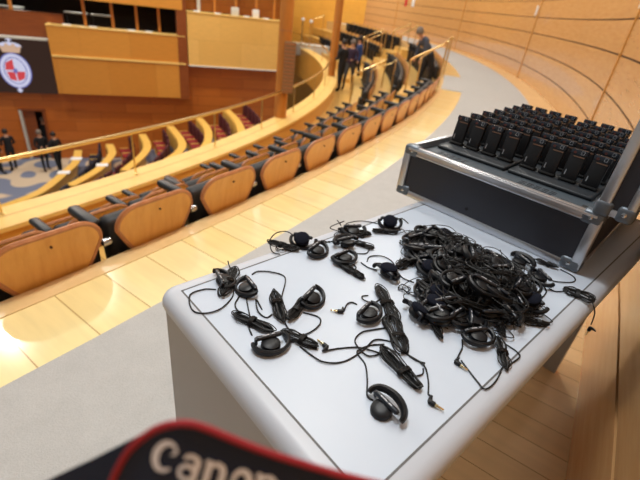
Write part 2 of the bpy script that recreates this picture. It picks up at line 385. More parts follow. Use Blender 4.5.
flat([(-.28, -.04), (-.22, -.30), (-.02, -.36), (-.02, -.04)], 2, .016); flat(ell(.07, .09, 16), 1, .02)
flat([(-.26, .62), (.26, .62), (.34, .86), (.20, .80), (.12, .94), (0, .84), (-.12, .94), (-.20, .80), (-.34, .86)], 3, .006)
flat(ell(.36, .15, 24, 0, pi, 0, .82)+[(-.36, .82)], 0, .003); flat([(-.03, .96), (.03, .96), (.03, 1.12), (-.03, 1.12)], 0, .004); flat([(-.09, 1.03), (.09, 1.03), (.09, 1.07), (-.09, 1.07)], 0, .006)
flat([(-.05, -.60), (.05, -.60), (.05, -.76), (-.05, -.76)], 0, .004); flat([(-.09, -.66), (.09, -.66), (.09, -.70), (-.09, -.70)], 0, .008)
cr.build('crest', [M['crest_white'], M['crest_blue'], M['crest_red'], M['crest_gold']], t)
# door below the screen
dr = MB(); wbox(dr, -1.0, -.90, ZF, -4.45, -.8, -.62); wbox(dr, -.12, -.02, ZF, -4.45, -.8, -.62, 1); wbox(dr, -1.0, 0, -4.5, -4.4, -.8, -.62, 1); wbox(dr, -.9, -.45, ZF, -4.5, -.85, -.8, 1)
o = wpart('door_1', dr, [M['pale'], M['front_dark']]); o['kind'] = 'structure'
rm = MB(); wbox(rm, -1.4, .4, ZF, -4.3, -2.2, -2.1); o = wpart('wall_rear.002', rm, M['dark']); o['kind'] = 'structure'

# far wall
fwl = MB(); A0 = Vector((1.2, 29.9, 0)); A1 = Vector((-9, 28.4, 0)); L = (A1-A0).length; rzf = math.atan2((A0-A1).y, (A0-A1).x)
fwl.box((L/2, 0, 0), (L, .2, 14)); o = fwl.build('wall_far', M['far_wood'], None, A1, (0, 0, rzf)); o['kind'] = 'structure'

# ------------------------------------------------------------------ columns
def column(p, rad, label, grille):
    ang = math.atan2(-p.y, -p.x)
    t = thing('column', label, 'column', p, ang)
    pts = [(rad*cos(2*pi*k/20), rad*.9*sin(2*pi*k/20)) for k in range(20)]
    MB().prism(pts, 0, 8).build('shaft', M['column'], t)
    MB().prism([(x*1.012, y*1.012) for x, y in pts], 1.78, 1.8).build('joint_band', M['chair_rim'], t)
    if grille:
        g = MB(); g.box((.17, .12, 1.08), (.12, .24, 1.02)); go = g.build('sound_grille', M['grille'], t)
        sl = MB()
        for k in range(14): sl.box((.235, .12, .615+k*.072), (.02, .225, .03))
        sl.build('slats', M['chair_rim'], go)
column(at(280.0, 116.5, -1.195), .155, 'tall round wooden column with a slatted grille, standing on the balcony ledge', True)
column(at(331, 75.5, -1.195), .155, 'slimmer reddish wooden column on the far part of the balcony ledge', False)

# ------------------------------------------------------------------ rail on the ledge
t = thing('ledge_handrail', 'thin polished brass rail on posts along the pale balcony ledge', 'handrail', CEN)
hr = [(23.0*cos(R_(a)), 23.0*sin(R_(a)), -.60) for a in [-44+k*.9 for k in range(int(72/.9))]]
MB().tube(hr, .027, 8).build('rail', M['brass'], t)
for a in (-42, -38, -34, -29.8, -25.5, -21.2, -17.2, -12.8, -8, -3, 2, 7, 12, 17, 22, 27):
    p = MB(); q = Vector((23.0*cos(R_(a)), 23.0*sin(R_(a)), 0)); p.tube([q+Vector((0, 0, -1.195)), q+Vector((0, 0, -.61))], .013, 8)
    p.lathe([(.03, 0), (.03, .012), (.014, .02)], 10, c=q+Vector((0, 0, -1.195))); p.build('post', M['brass'], t)

# ------------------------------------------------------------------ chairs of the gallery
def back_outline(wt, wb, z0, z1, rc, n=10):
    pts = [(-wb/2, z0), (wb/2, z0)]
    for k in range(5): pts.append((wb/2+(wt-wb)/2*((k+1)/6)**.80, z0+(z1-rc-z0)*(k+1)/6))
    for k in range(n+1):
        a = pi/2*k/n; pts.append((wt/2-rc+rc*cos(a), z1-rc+rc*sin(a)))
    for k in range(n+1):
        a = pi/2+pi/2*k/n; pts.append((-wt/2+rc+rc*cos(a), z1-rc+rc*sin(a)))
    for k in range(4, -1, -1): pts.append((-wb/2-(wt-wb)/2*((k+1)/6)**.80, z0+(z1-rc-z0)*(k+1)/6))
    return pts
def chair_meshes():
    out = back_outline(.472, .26, .41, .70, .115)
    bend = lambda x: .16*x*x*2
    def shell(pts, y0, y1):
        n = len(pts); vs = [(x, y0+bend(x)-(z-.3)*.12, z) for x, z in pts]+[(x, y1+bend(x)-(z-.3)*.12, z) for x, z in pts]
        m = MB(); m.add(vs, [(k, (k+1) % n, n+(k+1) % n, n+k) for k in range(n)])
        # horizontal strips so the curved sheet stays smooth
        half = n//2
        L_ = [0]+list(range(n-1, half, -1)); R2 = list(range(1, half+1)); c = min(len(L_), len(R2))
        for base in (0, n):
            for i in range(c-1): m.add([vs[base+L_[i]], vs[base+R2[i]], vs[base+R2[i+1]], vs[base+L_[i+1]]], [(0, 1, 2, 3)])
        return m
    back = shell(out, 0, .018).mesh('chair_back', M['chair_back'])
    rim = MB().tube([(x, .009+bend(x)-(z-.3)*.12, z) for x, z in out[1:]+[out[0]]], .013, 6).mesh('chair_rim', M['chair_rim'])
    bolts = MB()
    for x, z in ((-.17, .42), (.17, .42), (0, .64)):
        bolts.lathe([(.006, -.004), (.006, .004)], 8, mat=Matrix.Rotation(pi/2, 4, 'X'), c=(x, -.003+bend(x)-(z-.3)*.12, z))
    bolts = bolts.mesh('chair_bolts', M['groove'])
    seat = MB().rbox((0, .105, .46), (.50, .11, .30), .045, seg=3, mat=Matrix.Rotation(R_(-6), 4, 'X'))     # tipped up
    seat = seat.mesh('chair_seat', M['black_uph'])
    cush = MB().rbox((0, .075, .52), (.40, .05, .28), .03, seg=3).mesh('chair_cushion', M['black_uph'])
    arm = MB().rbox((0, .22, .590), (.065, .22, .045), .019, seg=3, mat=Matrix.Rotation(R_(3), 4, 'X')).mesh('chair_arm', M['arm_black'])
    sup = MB().rbox((0, .20, .41), (.03, .12, .32), .013).mesh('chair_arm_support', M['arm_black'])
    hinge = MB(); hinge.lathe([(.018, -.022), (.022, -.016), (.022, .016), (.018, .022)], 14, mat=Matrix.Rotation(pi/2, 4, 'Y'), c=(0, .03, .52))
    hinge = hinge.mesh('chair_hinge', M['steel'])
    ped = MB().box((0, .22, .20), (.30, .10, .40)); ped.box((0, .22, .01), (.36, .2, .02)); ped = ped.mesh('chair_pedestal', M['black_uph'])
    return back, rim, bolts, seat, cush, arm, sup, hinge, ped
CM = chair_meshes()
def chair(r, th, z, label, group):
    p = pol(r, th, z); t = thing('gallery_chair', label, 'chair', p, R_(th)+pi/2, group)   # local +y faces the chamber's centre
    b = link('backrest', CM[0], t); link('rim', CM[1], b); link('bolts', CM[2], b)
    link('seat', CM[3], t); 
    for sx in (.28,): a = link('armrest', CM[5], t, (sx, 0, 0)); link('support', CM[6], a); link('hinge', CM[7], a)
    link('pedestal', CM[8], t)
PIT = 1.22
blocks = [('near block', -15.8, -36.5, 1), ('middle block', -9.0, 4.8, 1), ('far block', 10.5, 25.5, 1)]
rows = [(26.215, -.45, 'back row'), (25.41, -.87, 'middle row'), (24.60, -1.29, 'front row')]
for ri, (r, z, rn) in enumerate(rows):
    pit = .56/r*180/pi
    # near block: counted from the left edge of the photograph
    th0 = -31.78+(0, .18, .33)[ri]; k0 = -2
    start = {0: -1, 1: 0, 2: 1}[ri]; i = 0
    k = start
    while th0+k*pit < -15.7+ri*.9:
        chair(r, th0+k*pit, z, 'wooden-backed chair in the %s nearest the aisle, %s from the left' % (rn, ORD[min(i, 23)]) if ri == 0 else
              'wooden-backed chair in the near block, %s, %s from the left' % (rn, ORD[min(i, 23)]), rn+' chairs of the near block')
        k += 1; i += 1
    for bn, a, b in (('middle block', -9.2, 4.6), ('far block', 10.5, 25.5)):
        i = 0; th = a
        while th < b:
            chair(r, th, z, 'dark chair beyond the %s stair, %s, %s from that stair' % ('first' if bn[0] == 'm' else 'second', rn, ORD[min(i, 23)]), rn+' chairs of the '+bn); th += pit; i += 1

# stairs between the blocks
for n, a in enumerate((-12.3, 7.6)):
    st = MB()
    for (r0, r1, z0, z1) in ((25.85, 26.24, -.5, -.15), (25.43, 25.85, -.5, -.3), (25.05, 25.43, -.9, -.66), (24.25, 24.62, -1.32, -1.08), (23.65, 23.95, -1.65, -1.45)):
        st.ring(r0, r1, a-1.5, a+1.5, z0, z1, n=4)
    o = struct('floor.%03d' % (20+n), st, M['tier'], CEN)
# brass rails beside the stairs
def stair_rail(p0, p1, h, label):
    """p = (radius, angle, floor height) of the outer and inner post"""
    a, b = pol(*p0), pol(*p1); t = thing('stair_handrail', label, 'handrail', a, 0, 'brass handrails beside the gallery stairs')
    d = b-a; up = Vector((0, 0, 1)); r = .019
    top0, top1 = up*h, d+up*h; dn = d.normalized()
    MB().tube(spline([-dn*.03+up*(h-.02), dn*.03+up*(h+.015), dn*.12+up*(h-.02), top1*.5+top0*.5, top1-dn*.03, top1+dn*.03-up*.05], 5), r, 8).build('rail', M['brass'], t)
    MB().tube([Vector((0, 0, 0)), top0], r, 8).build('post', M['brass'], t)
    MB().tube([d, top1-up*.02], r, 8).build('post', M['brass'], t)
    MB().lathe([(.045, 0), (.045, .012), (.03, .02)], 10).build('base_plate', M['brass'], t)
    MB().lathe([(.045, 0), (.045, .012), (.03, .02)], 10, c=d).build('base_plate', M['brass'], t)
stair_rail((26.22, -14.4, 0), (25.56, -13.3, -.45), .82, 'brass handrail at the head of the first stair, on the near side')
stair_rail((26.28, -10.5, 0), (25.72, -11.4, -.45), .82, 'brass handrail at the head of the first stair, on the far side')
stair_rail((24.80, -5.6, -.80), (24.07, -8.6, -1.15), .75, 'brass handrail at the foot of the first stair, on the near side')
stair_rail((25.08, -6.1, -.80), (24.45, -5.8, -1.15), .78, 'brass handrail at the foot of the first stair, on the far side')
stair_rail((26.1, 4.5, 0), (25.6, 4.8, -.35), .75, 'brass handrail at the head of the second stair, on the near side')
stair_rail((26.3, 8.6, 0), (25.7, 9.0, -.35), .75, 'brass handrail at the head of the second stair, on the far side')
stair_rail((25.2, 7.0, -.45), (24.45, 6.0, -.8), .85, 'brass handrail halfway down the second stair, on the near side')
stair_rail((25.3, 9.6, -.45), (24.5, 8.8, -.8), .85, 'brass handrail halfway down the second stair, on the far side')
stair_rail((24.6, 26.2, -.8), (24.0, 26.2, -1.0), 1.2, 'brass handrail at the far end of the gallery, below the panelled wall')

# far end of the gallery: white counter, posts
p = at(312, 45.0, -1.0); e = thing('counter', 'low white counter at the far end of the balcony ledge', 'counter', (p.x, p.y, -1.55), .14)
MB().rbox((0, 0, .26), (1.9, .5, .52), .02).build('body', M['pale'], e); MB().rbox((0, 0, .545), (2.0, .6, .05), .015).build('counter_top', M['white'], e)
p = at(350, 35, -.62); e = thing('white_desk', 'white desk behind the three standing people at the far end', 'desk', (p.x, p.y, -1.29), -.35)
MB().rbox((0, 0, .69), (1.3, .6, .05), .01).build('desk_top', M['white'], e)
for sx in (-.58, .58): MB().box((sx, 0, .332), (.05, .5, .665)).build('leg', M['white'], e)
def lamp_post(px, py0, py1, z, label, mat, r=.03):
    p = at(px, py1, z); d = (p-EYE).length; h = (py1-py0)/F*d*1.02
    t = thing('slim_post', label, 'post', p); MB().tube([(0, 0, 0), (0, 0, h)], r, 8).build('shaft', M[mat], t); MB().lathe([(.09, 0), (.09, .04), (.02, .06)], 12).build('foot', M[mat], t)
    MB().lathe([(.02, -.06), (.08, -.04), (.09, .03), (.04, .08)], 12, c=(0, 0, h)).build('head', M['white'], t)
lamp_post(309, 27, 47, -1.0, 'slim brass post with a pale head at the far end of the balcony', 'brass')
lamp_post(301, 25, 45, -1.0, 'slim grey post left of the brass one at the far end of the balcony', 'steel')

# signs and fittings on the curved wall
def on_wall(th, z): return pol(RW-.008, th, z)
for (nm, lab, cat, th, z, wd, hg, mt) in (('wall_sign', 'small red notice on the far stretch of the panelled wall', 'sign', 21.6, 1.62, .26, .55, 'sign_red'), ('wall_sign', 'small white notice next to the red one on the panelled wall', 'sign', 20.0, 1.62, .3, .5, 'white'),
                                          ('wall_sign', 'small white plate above the middle batten of the panelled wall', 'sign', -5.75, 1.60, .12, .22, 'white'), ('wall_sign', 'white plate at the top right edge of the panelled wall', 'sign', -20.9, 1.60, .07, .10, 'white')):
    tag(MB().rbox((0, 0, 0), (wd, .016, hg), .004).build(nm, M[mt], None, on_wall(th, z)+Vector((0, 0, 0)), (0, 0, R_(th)+pi/2)), lab, cat)

# ------------------------------------------------------------------ chamber benches
px_arcs = [([(78, 150), (76, 160), (69, 168), (40, 191), (0, 207)], 'navy'), ([(109, 144), (112, 152), (107, 160), (95, 171), (70, 185)], 'red'), ([(142, 134), (147, 145), (142, 155), (124, 170)], 'red'),
           ([(170, 126), (181, 140), (180, 150), (164, 162)], 'red'), ([(199, 118), (207, 128), (208, 139), (202, 150)], 'red'), ([(226, 109), (234, 117), (240, 126), (242, 136)], 'red')]
arcs = []
for pts, colr in px_arcs:
    r0 = ray(*pts[0]); k = ((PW+NV*-.9-EYE).dot(NV))/r0.dot(NV); zd = (EYE+r0*k).z      # the desk's far end stands clear of the wall
    arcs.append(([(q.x, q.y) for q in (at(x, y, zd) for x, y in reversed(pts))], colr, zd-.75))
bn = ['leftmost', 'second', 'third', 'fourth', 'fifth', 'rightmost']
def seat_meshes(c1, c2):
    s = MB().rbox((0, .0, .42), (.46, .46, .12), .03).mesh('bench_seat', M[c1]); b = MB().rbox((0, -.25, .72), (.48, .09, .62), .03).mesh('bench_back', M[c2])
    a = MB().rbox((.28, 0, .42), (.06, .40, .12), .02).mesh('bench_arm', M['bench_wood']); p = MB().box((0, 0, .18), (.4, .4, .36)).mesh('bench_base', M['bench_wood']); return s, b, a, p
SM = {'red': seat_meshes('seat_red', 'seat_wine'), 'navy': seat_meshes('seat_navy', 'seat_navy')}
for ai, (pts, colr, zb) in enumerate(arcs):
    sp = spline([(x, y, 0) for x, y in pts], 8); o = sp[0]
    t = thing('curved_desk', 'curved pale wood desk on the chamber floor, %s of six from the left' % bn[ai], 'desk', (o.x, o.y, zb), 0, 'curved desks on the chamber floor')
    def sweep(w0, w1, z0, z1):
        m = MB(); vs = []
        for i, p in enumerate(sp):
            d = (sp[min(i+1, len(sp)-1)]-sp[max(i-1, 0)]).normalized(); nrm = Vector((d.y, -d.x, 0))
            for w_, z in ((w0, z0), (w1, z0), (w1, z1), (w0, z1)): vs.append(p-o+nrm*w_+Vector((0, 0, z)))
        n = len(sp); fs = [(i*4+k, i*4+4+k, i*4+4+(k+1) % 4, i*4+(k+1) % 4) for i in range(n-1) for k in range(4)]+[(0, 1, 2, 3), (4*n-1, 4*n-2, 4*n-3, 4*n-4)]
        return m.add(vs, fs)
    sweep(-.14, .16, .70, .75).build('desk_top', M['bench_wood'], t); sweep(-.16, -.10, 0, .70).build('front_panel', M['bench_wood'], t)
    if zb > ZF+.05: sweep(-.17, 1.0, ZF-zb, -.001).build('plinth', M['chamber_carpet'], t)
    # armchairs behind the desk
    acc = 0; i = 0; nx = .35
    for k in range(1, len(sp)):
        seg = (sp[k]-sp[k-1]).length
        while acc+seg > nx:
            f = (nx-acc)/seg; p = sp[k-1].lerp(sp[k], f); d = (sp[k]-sp[k-1]).normalized(); nrm = Vector((d.y, -d.x, 0)); q = p+nrm*.62
            st = thing('chamber_armchair', '%s armchair behind the %s curved desk from the left, %s from the near end' % ('navy' if colr == 'navy' else 'red', bn[ai] if 0 < ai < 5 else ('first', 'sixth')[ai > 0], ORD[i]), 'armchair', (q.x, q.y, zb), math.atan2(nrm.y, nrm.x)+pi/2, 'armchairs at the %s curved desk' % bn[ai])
            for nm, me in zip(('seat', 'backrest', 'armrest', 'base'), SM[colr]): link(nm, me, st)
            i += 1; nx += .6
        acc += seg
for i, (px, py) in enumerate(((256, 118), (263, 116), (250, 121))):
    p = at(px, py, ZF+.3); p.z = ZF
    st = thing('chamber_armchair', 'black armchair by the chamber wall left of the column, %s of three' % ('middle', 'right', 'left')[i], 'armchair', p, R_(200), 'black armchairs left of the column')
    for nm, me in zip(('seat', 'backrest', 'armrest', 'base'), SM['navy']): link(nm, me, st)
for i, (ai, f) in enumerate(((0, .8), (0, .45), (1, .4))):
    q = spline([(x, y, 0) for x, y in arcs[ai][0]], 8); p = q[int(f*(len(q)-1))]; ZQ = arcs[ai][2]; tag(MB().rbox((0, 0, .0), (.42, .3, .02), .004).build('paper_stack', M['paper'], None, (p.x, p.y, ZQ+.7605), (0, 0, .4)), 'white stack of paper on the chamber floor desks, ' + ('far part of the leftmost desk', 'near part of the leftmost desk', 'on the second desk from the left')[i], 'papers', 'papers on the chamber desks')

# ------------------------------------------------------------------ people
def person(loc, face, h, top, legs, hair, label, lean=0.0, arms='down', stride=.1, group=None):
    """one continuous skinned body, hair as its child; face = direction (radians) the body faces"""
    k = h/1.75; me = D.meshes.new('tmp'); J = {}; E = []; rad = []
    def j(n, p, r, par=None):
        J[n] = len(rad); rad.append((Vector(p)*k, r*k, n));
        if par: E.append((J[par], J[n]))
    def ln(p, z0=.95):   # lean the trunk forwards (+y) about the hips
        v = Vector(p)-Vector((0, 0, z0)); v.rotate(Quaternion((1, 0, 0), -lean)); return v+Vector((0, 0, z0))
    j('pel', (0, 0, .95), .135); j('waist', ln((0, 0, 1.1)), .13, 'pel'); j('chest', ln((0, .0, 1.3)), .155, 'waist'); j('sh', ln((0, 0, 1.42)), .11, 'chest')
    j('neck', ln((0, .01, 1.50)), .055, 'sh'); j('jaw', ln((0, .035, 1.575)), .072, 'neck'); j('head', ln((0, .025, 1.66)), .088, 'jaw')
    for s, n in ((1, 'R'), (-1, 'L')):
        j('hip'+n, (s*.10, 0, .88), .095, 'pel'); j('kn'+n, (s*.11, s*stride*.6+.02, .48), .062, 'hip'+n); j('an'+n, (s*.115, s*stride-.01, .09), .045, 'kn'+n); j('to'+n, (s*.13, s*stride+.15, .04), .038, 'an'+n)
        j('so'+n, ln((s*.19, 0, 1.40)), .065, 'sh')
        if arms == 'down': el, ha, fi = ln((s*.25, -.02, 1.12)), ln((s*.25, .08, .88)), ln((s*.24, .11, .79))
        elif arms == 'front': el, ha, fi = ln((s*.25, .02, 1.13)), ln((s*.12, .25, 1.10)), ln((s*.05, .29, 1.10))
        else: el, ha, fi = ln((s*.24, .18, 1.20)), ln((s*.20, .38, 1.05)), ln((s*.19, .45, 1.02))
        j('el'+n, el, .047, 'so'+n); j('wr'+n, ha, .036, 'el'+n); j('ha'+n, fi, .034, 'wr'+n)
    me.from_pydata([tuple(p) for p, r, n in rad], E, []); ob = D.objects.new('tmp', me); COL.objects.link(ob)
    sm = ob.modifiers.new('s', 'SKIN'); ss = ob.modifiers.new('b', 'SUBSURF'); ss.levels = ss.render_levels = 1; sm.use_smooth_shade = True
    for i, v in enumerate(me.skin_vertices[0].data): v.radius = (rad[i][1],)*2 if rad[i][2] not in ('chest', 'waist', 'pel', 'sh') else (rad[i][1]*1.1, rad[i][1]*.85); v.use_root = (i == 0)
    dg = bpy.context.evaluated_depsgraph_get(); bmesh_ = D.meshes.new_from_object(ob.evaluated_get(dg)); D.objects.remove(ob)
    bmesh_.name = 'person_body'; bmesh_.materials.clear()
    for m in (top, legs, 'skin', 'suit'): bmesh_.materials.append(M[m])
    reg = {}
    for p, r, n in rad: reg[n] = 2 if n[:2] in ('ne', 'ja', 'he', 'ha') else 1 if n[:2] in ('pe', 'hi', 'kn') else 3 if n[:2] in ('an', 'to') else 0
    segs = [(rad[a][0], rad[b][0], reg[rad[b][2]]) for a, b in E]
    for f in bmesh_.polygons:
        c = f.center; best = None
        for a, b, m in segs:
            d = b-a; u = max(0, min(1, (c-a).dot(d)/max(d.length_squared, 1e-9))); q = (c-(a+d*u)).length
            if best is None or q < best[0]: best = (q, m)
        f.material_index = best[1]; f.use_smooth = True
    o = link('person', bmesh_, None, loc, (0, 0, face-pi/2)); tag(o, label, 'person', group)
    hc = [p for p, r, n in rad if n == 'head'][0]
    hb = MB(); prof = []
    for i in range(9): a = -.5+2.07*i/8; prof.append((.104*k*cos(a)+.0005, .118*k*sin(a)))
    hb.lathe(prof, 14, c=hc+Vector((0, -.02*k, .012*k))); hb.build('hair', M[hair], o)
    fc = MB(); fc.lathe([(.014*k, 0), (.009*k, .02*k), (.002*k, .045*k)], 8, c=hc+Vector((0, .095*k, -.06*k))); fc.build('nose', M['skin'], o)
    ey = MB()
    for s in (-1, 1): ey.lathe([(.008*k, -.004*k), (.008*k, .004*k)], 8, mat=Matrix.Rotation(pi/2, 4, 'X'), c=hc+Vector((s*.034*k, .083*k, -.02*k)))
    ey.build('eyes', M['suit'], o)
    return o
zfw = -1.60
def toward(p, q): return math.atan2(q[1]-p[1], q[0]-p[0])
p1, p2, p3 = pol(23.75, -4.6, zfw), pol(23.85, -4.2, zfw), pol(24.0, -2.6, zfw)
p1 = at(338.5, 91.5, zfw); p2 = at(347, 90, zfw); p3 = at(354.5, 83, zfw)
person(p1, 2.4, 1.70, 'suit', 'suit', 'hair_dark', 'person in a black suit standing beside the far wooden column', arms='front')
person(p2, -1.9, 1.70, 'shirt_plum', 'suit_grey', 'hair_grey', 'person in a plum jumper and grey trousers, middle of the standing group', arms='front', stride=.2)
person(p3, 3.5, 1.72, 'shirt_blue', 'suit', 'hair_dark', 'person in a blue jacket at the right of the standing group', arms='down')
person(pol(25.90, -9.5, -.45), 3.4, 1.52, 'suit_slate', 'suit', 'hair_grey', 'person in a slate jacket leaning forward among the chairs by the stair', lean=.70, arms='fwd', stride=.15)
for i, (px, py, lab, fc, ar) in enumerate(((2, 173, 'person in a dark suit at the left edge of the chamber floor', 0.3, 'down'), (15, 170, 'person in a dark suit standing below the crest screen, left of the door', 2.6, 'front'),
                                 (47, 170, 'person in a black suit standing right of the chamber door', -.6, 'front'), (61, 172, 'person in a dark suit, rightmost on the chamber floor', 2.8, 'down'))):
    q = at(px, py, ZF); person(q, fc, 1.78, 'suit', 'suit', 'hair_dark' if i % 2 else 'hair_grey', lab, arms=ar)
person(wl(-.3, -1.2, ZF), -1.2, 1.75, 'suit', 'suit', 'hair_grey', 'person in black standing inside the chamber doorway')

# ------------------------------------------------------------------ the table
AZT = R_(90-44.57); ca, sa = cos(AZT), sin(AZT)
ZT = .72
def tb(a, b, z=ZT): return Vector((a*ca-b*sa, a*sa+b*ca, z))
def tab_ab(p): return (p.x*ca+p.y*sa, -p.x*sa+p.y*ca)
A0_, A1_, B0_, B1_ = .286, 1.755, .137, .657            # inlay rectangle
EDG = .040
t = thing('conference_table', 'long pale grey laminate table with rounded edge moulding, covered in earphones', 'table', tb((A0_+A1_)/2, (B0_+B1_)/2, 0), AZT)
ha, hb_ = (A1_-A0_)/2, (B1_-B0_)/2
MB().box((0, 0, ZT-.018), (2*ha-.003, 2*hb_-.003, .036)).build('tabletop', M['laminate'], t)
def frame_sweep(prof, closed_prof=True):
    m = MB(); path = []
    for (cx, cy, a0) in ((ha, hb_, 0), (-ha, hb_, 90), (-ha, -hb_, 180), (ha, -hb_, 270)):
        for k in range(7): path.append((cx, cy, R_(a0+15*k)))
    n = len(path); q = len(prof); vs = [(cx+o*cos(a), cy+o*sin(a), ZT+z) for cx, cy, a in path for o, z in prof]
    fs = [(i*q+k, ((i+1) % n)*q+k, ((i+1) % n)*q+(k+1) % q, i*q+(k+1) % q) for i in range(n) for k in range(q)]
    return m.add(vs, fs)
frame_sweep([(.0015, 0), (.016, -.0005), (.026, -.003), (.034, -.009), (.039, -.018), (.040, -.028), (.037, -.037), (.030, -.042), (.0015, -.042)]).build('edge_moulding', M['edge'], t)
frame_sweep([(-.0016, .0004), (.0018, .0004), (.0018, -.01), (-.0016, -.01)]).build('inlay_line', M['inlay'], t)
MB().box((-ha-.012, .0, (ZT-.04)/2), (.03, 2*hb_+.05, ZT-.04)).build('end_panel', M['panel'], t)
MB().box((ha-.05, -.0, (ZT-.04)/2), (.03, 2*hb_-.05, ZT-.04)).build('end_panel', M['panel'], t)
MB().box((0, -hb_-.006, ZT-.055), (2*ha-.3, .02, .03)).build('side_apron', M['apron'], t)
MB().box((0, hb_-.03, ZT-.24), (2*ha-.16, .02, .40)).build('modesty_panel', M['panel'], t)

# ------------------------------------------------------------------ the flight case
CW, CD, CH = .588, .80, .170
case = thing('flight_case', 'open black flight case with aluminium edges, holding rows of receivers', 'case', tb(1.141, .476, ZT), AZT+R_(2.7))
hw = CW/2; th_ = .022
def cpart(name, mb, mat, parent=None): return mb.build(name, M[mat] if isinstance(mat, str) else mat, parent or case)
b = MB(); b.box((.006, 0, CH/2), (.012, CW-.03, CH-.03)); b.box((CD-.006, 0, CH/2), (.012, CW-.03, CH-.03))
b.box((CD/2, hw-.006, CH/2), (CD-.03, .012, CH-.03)); b.box((CD/2, -hw+.006, CH/2), (CD-.03, .012, CH-.03)); b.box((CD/2, 0, .008), (CD-.02, CW-.02, .012))
cpart('body_panel', b, 'case_panel')
def rim(z, zz, nm):
    m = MB()
    for (c, d) in (((.006, 0, z), (.018, CW, zz)), ((CD-.006, 0, z), (.018, CW, zz)), ((CD/2, hw-.006, z), (CD, .018, zz)), ((CD/2, -hw+.006, z), (CD, .018, zz))): m.rbox(c, d, .003)
    if nm == 'top_rim':
        m.rbox((-.003, 0, z+.006), (.010, CW-.02, .007), .002); m.rbox((.0, 0, z-.008), (.010, CW-.02, .004), .0015)
    cpart(nm, m, 'alu')
rim(CH-.014, .026, 'top_rim'); rim(.012, .022, 'bottom_rim')
for x in (.006, CD-.006):
    for y in (-hw+.008, hw-.008): cpart('corner_post', MB().rbox((x, y, CH/2), (.022, .026, CH-.02), .004), 'alu')
def bumper(x, y, z, sx, sy, parent=None):
    m = MB(); m.rbox((x+sx*.013, y+sy*.022, z), (.036, .054, .036), .010, seg=3); o = cpart('corner_bumper', m, 'bumper', parent)
    s = MB(); s.lathe([(.0055, 0), (.0055, .002), (.003, .003)], 12, mat=Matrix.Rotation(-pi/2, 4, 'Y'), c=(x+sx*.013-.0177, y+sy*.026, z+.002)); s.build('screw', M['steel'], o)
    return o
for z in (.018, CH-.015):
    for x, sx in ((-.001, 1), (CD+.001, -1)):
        for y, sy in ((-hw-.002, 1), (hw+.002, -1)): bumper(x, y, z, sx, sy)
ZD = .148
cpart('deck_plate', MB().box((CD/2, 0, ZD-.002), (CD-.03, CW-.03, .004)), 'deck')
for y0 in (.19, -.09):
    vt = MB()
    for i in range(5):
        for k in range(5): vt.box((.055+i*.014, y0-.055+k*.022, ZD+.0003), (.004, .016, .001))
    cpart('vent_slots', vt, 'slot')
RY = [.232, .172, .112, .052, -.022, -.082, -.142, -.202]
RX0, RPX, NR = .212, .098, 6
TRY = (.142, -.112)
for yc in TRY:
    o = cpart('charging_tray', MB().rbox((.15+.61/2, yc, ZD+.006), (.63, .245, .013), .006, seg=3), 'tray')
b = MB(); b.rbox((.052, -.165, ZD+.002), (.026, .044, .007), .002); o = cpart('rocker_switch', b, 'slot'); MB().rbox((.052, -.165, ZD+.006), (.016, .026, .006), .002, mat=Matrix.Rotation(R_(8), 4, 'Y')).build('key', M['bumper'], o)
b = MB(); b.rbox((.06, -.25, ZD+.004), (.03, .04, .009), .003); cpart('latch_socket', b, 'slot')
cpart('keyhole', MB().lathe([(.005, 0), (.005, .002)], 12, mat=Matrix.Rotation(-pi/2, 4, 'Y'), c=(.0005, .04, .045)), 'slot')
# the lid, swung up on the long side
lid = MB(); LT = .075; LZ0, LH = CH+.004, .56; y1 = -hw+.022; y0 = y1-LT
lid.box((.006, (y0+y1)/2, LZ0+LH/2), (.010, LT-.02, LH-.02)); lid.box((CD-.006, (y0+y1)/2, LZ0+LH/2), (.010, LT-.02, LH-.02)); lid.box((CD/2, y0+.006, LZ0+LH/2), (CD-.02, .010, LH-.02))
lid.box((CD/2, (y0+y1)/2, LZ0+.006), (CD-.02, LT-.02, .01)); lid.box((CD/2, (y0+y1)/2, LZ0+LH-.006), (CD-.02, LT-.02, .01))
lo = cpart('lid', lid, 'case_panel')
lr = MB()
for x in (.006, CD-.006):
    lr.rbox((x, y1-.010, LZ0+LH/2), (.020, .026, LH), .003); lr.rbox((x, y0+.008, LZ0+LH/2), (.020, .020, LH), .003)
    lr.rbox((x, (y0+y1)/2, LZ0+.009), (.018, LT, .018), .003); lr.rbox((x, (y0+y1)/2, LZ0+LH-.009), (.018, LT, .018), .003)
for z in (LZ0+.009, LZ0+LH-.009):
    for y in (y1-.008, y0+.008): lr.rbox((CD/2, y, z), (CD, .018, .018), .003)
lr.build('lid_rim', M['alu'], lo)
for z in (LZ0+.014, LZ0+LH-.014):
    for x, sx in ((-.001, 1), (CD+.001, -1)):
        for y, sy in ((y0-.002, 1), (y1+.004, -1)):
            m = MB(); m.rbox((x+sx*.012, y+sy*.016, z), (.036, .040, .040), .010, seg=3); ob = m.build('corner_bumper', M['bumper'], lo)
            if sx > 0 and sy > 0: MB().lathe([(.006, 0), (.006, .002), (.003, .003)], 12, mat=Matrix.Rotation(-pi/2, 4, 'Y'), c=(x+sx*.012-.018, y+sy*.018, z+.002)).build('screw', M['steel'], ob)
cpart('hinge', MB().tube([(.03, -hw-.002, CH+.004), (CD-.03, -hw-.002, CH+.004)], .006, 8), 'alu')

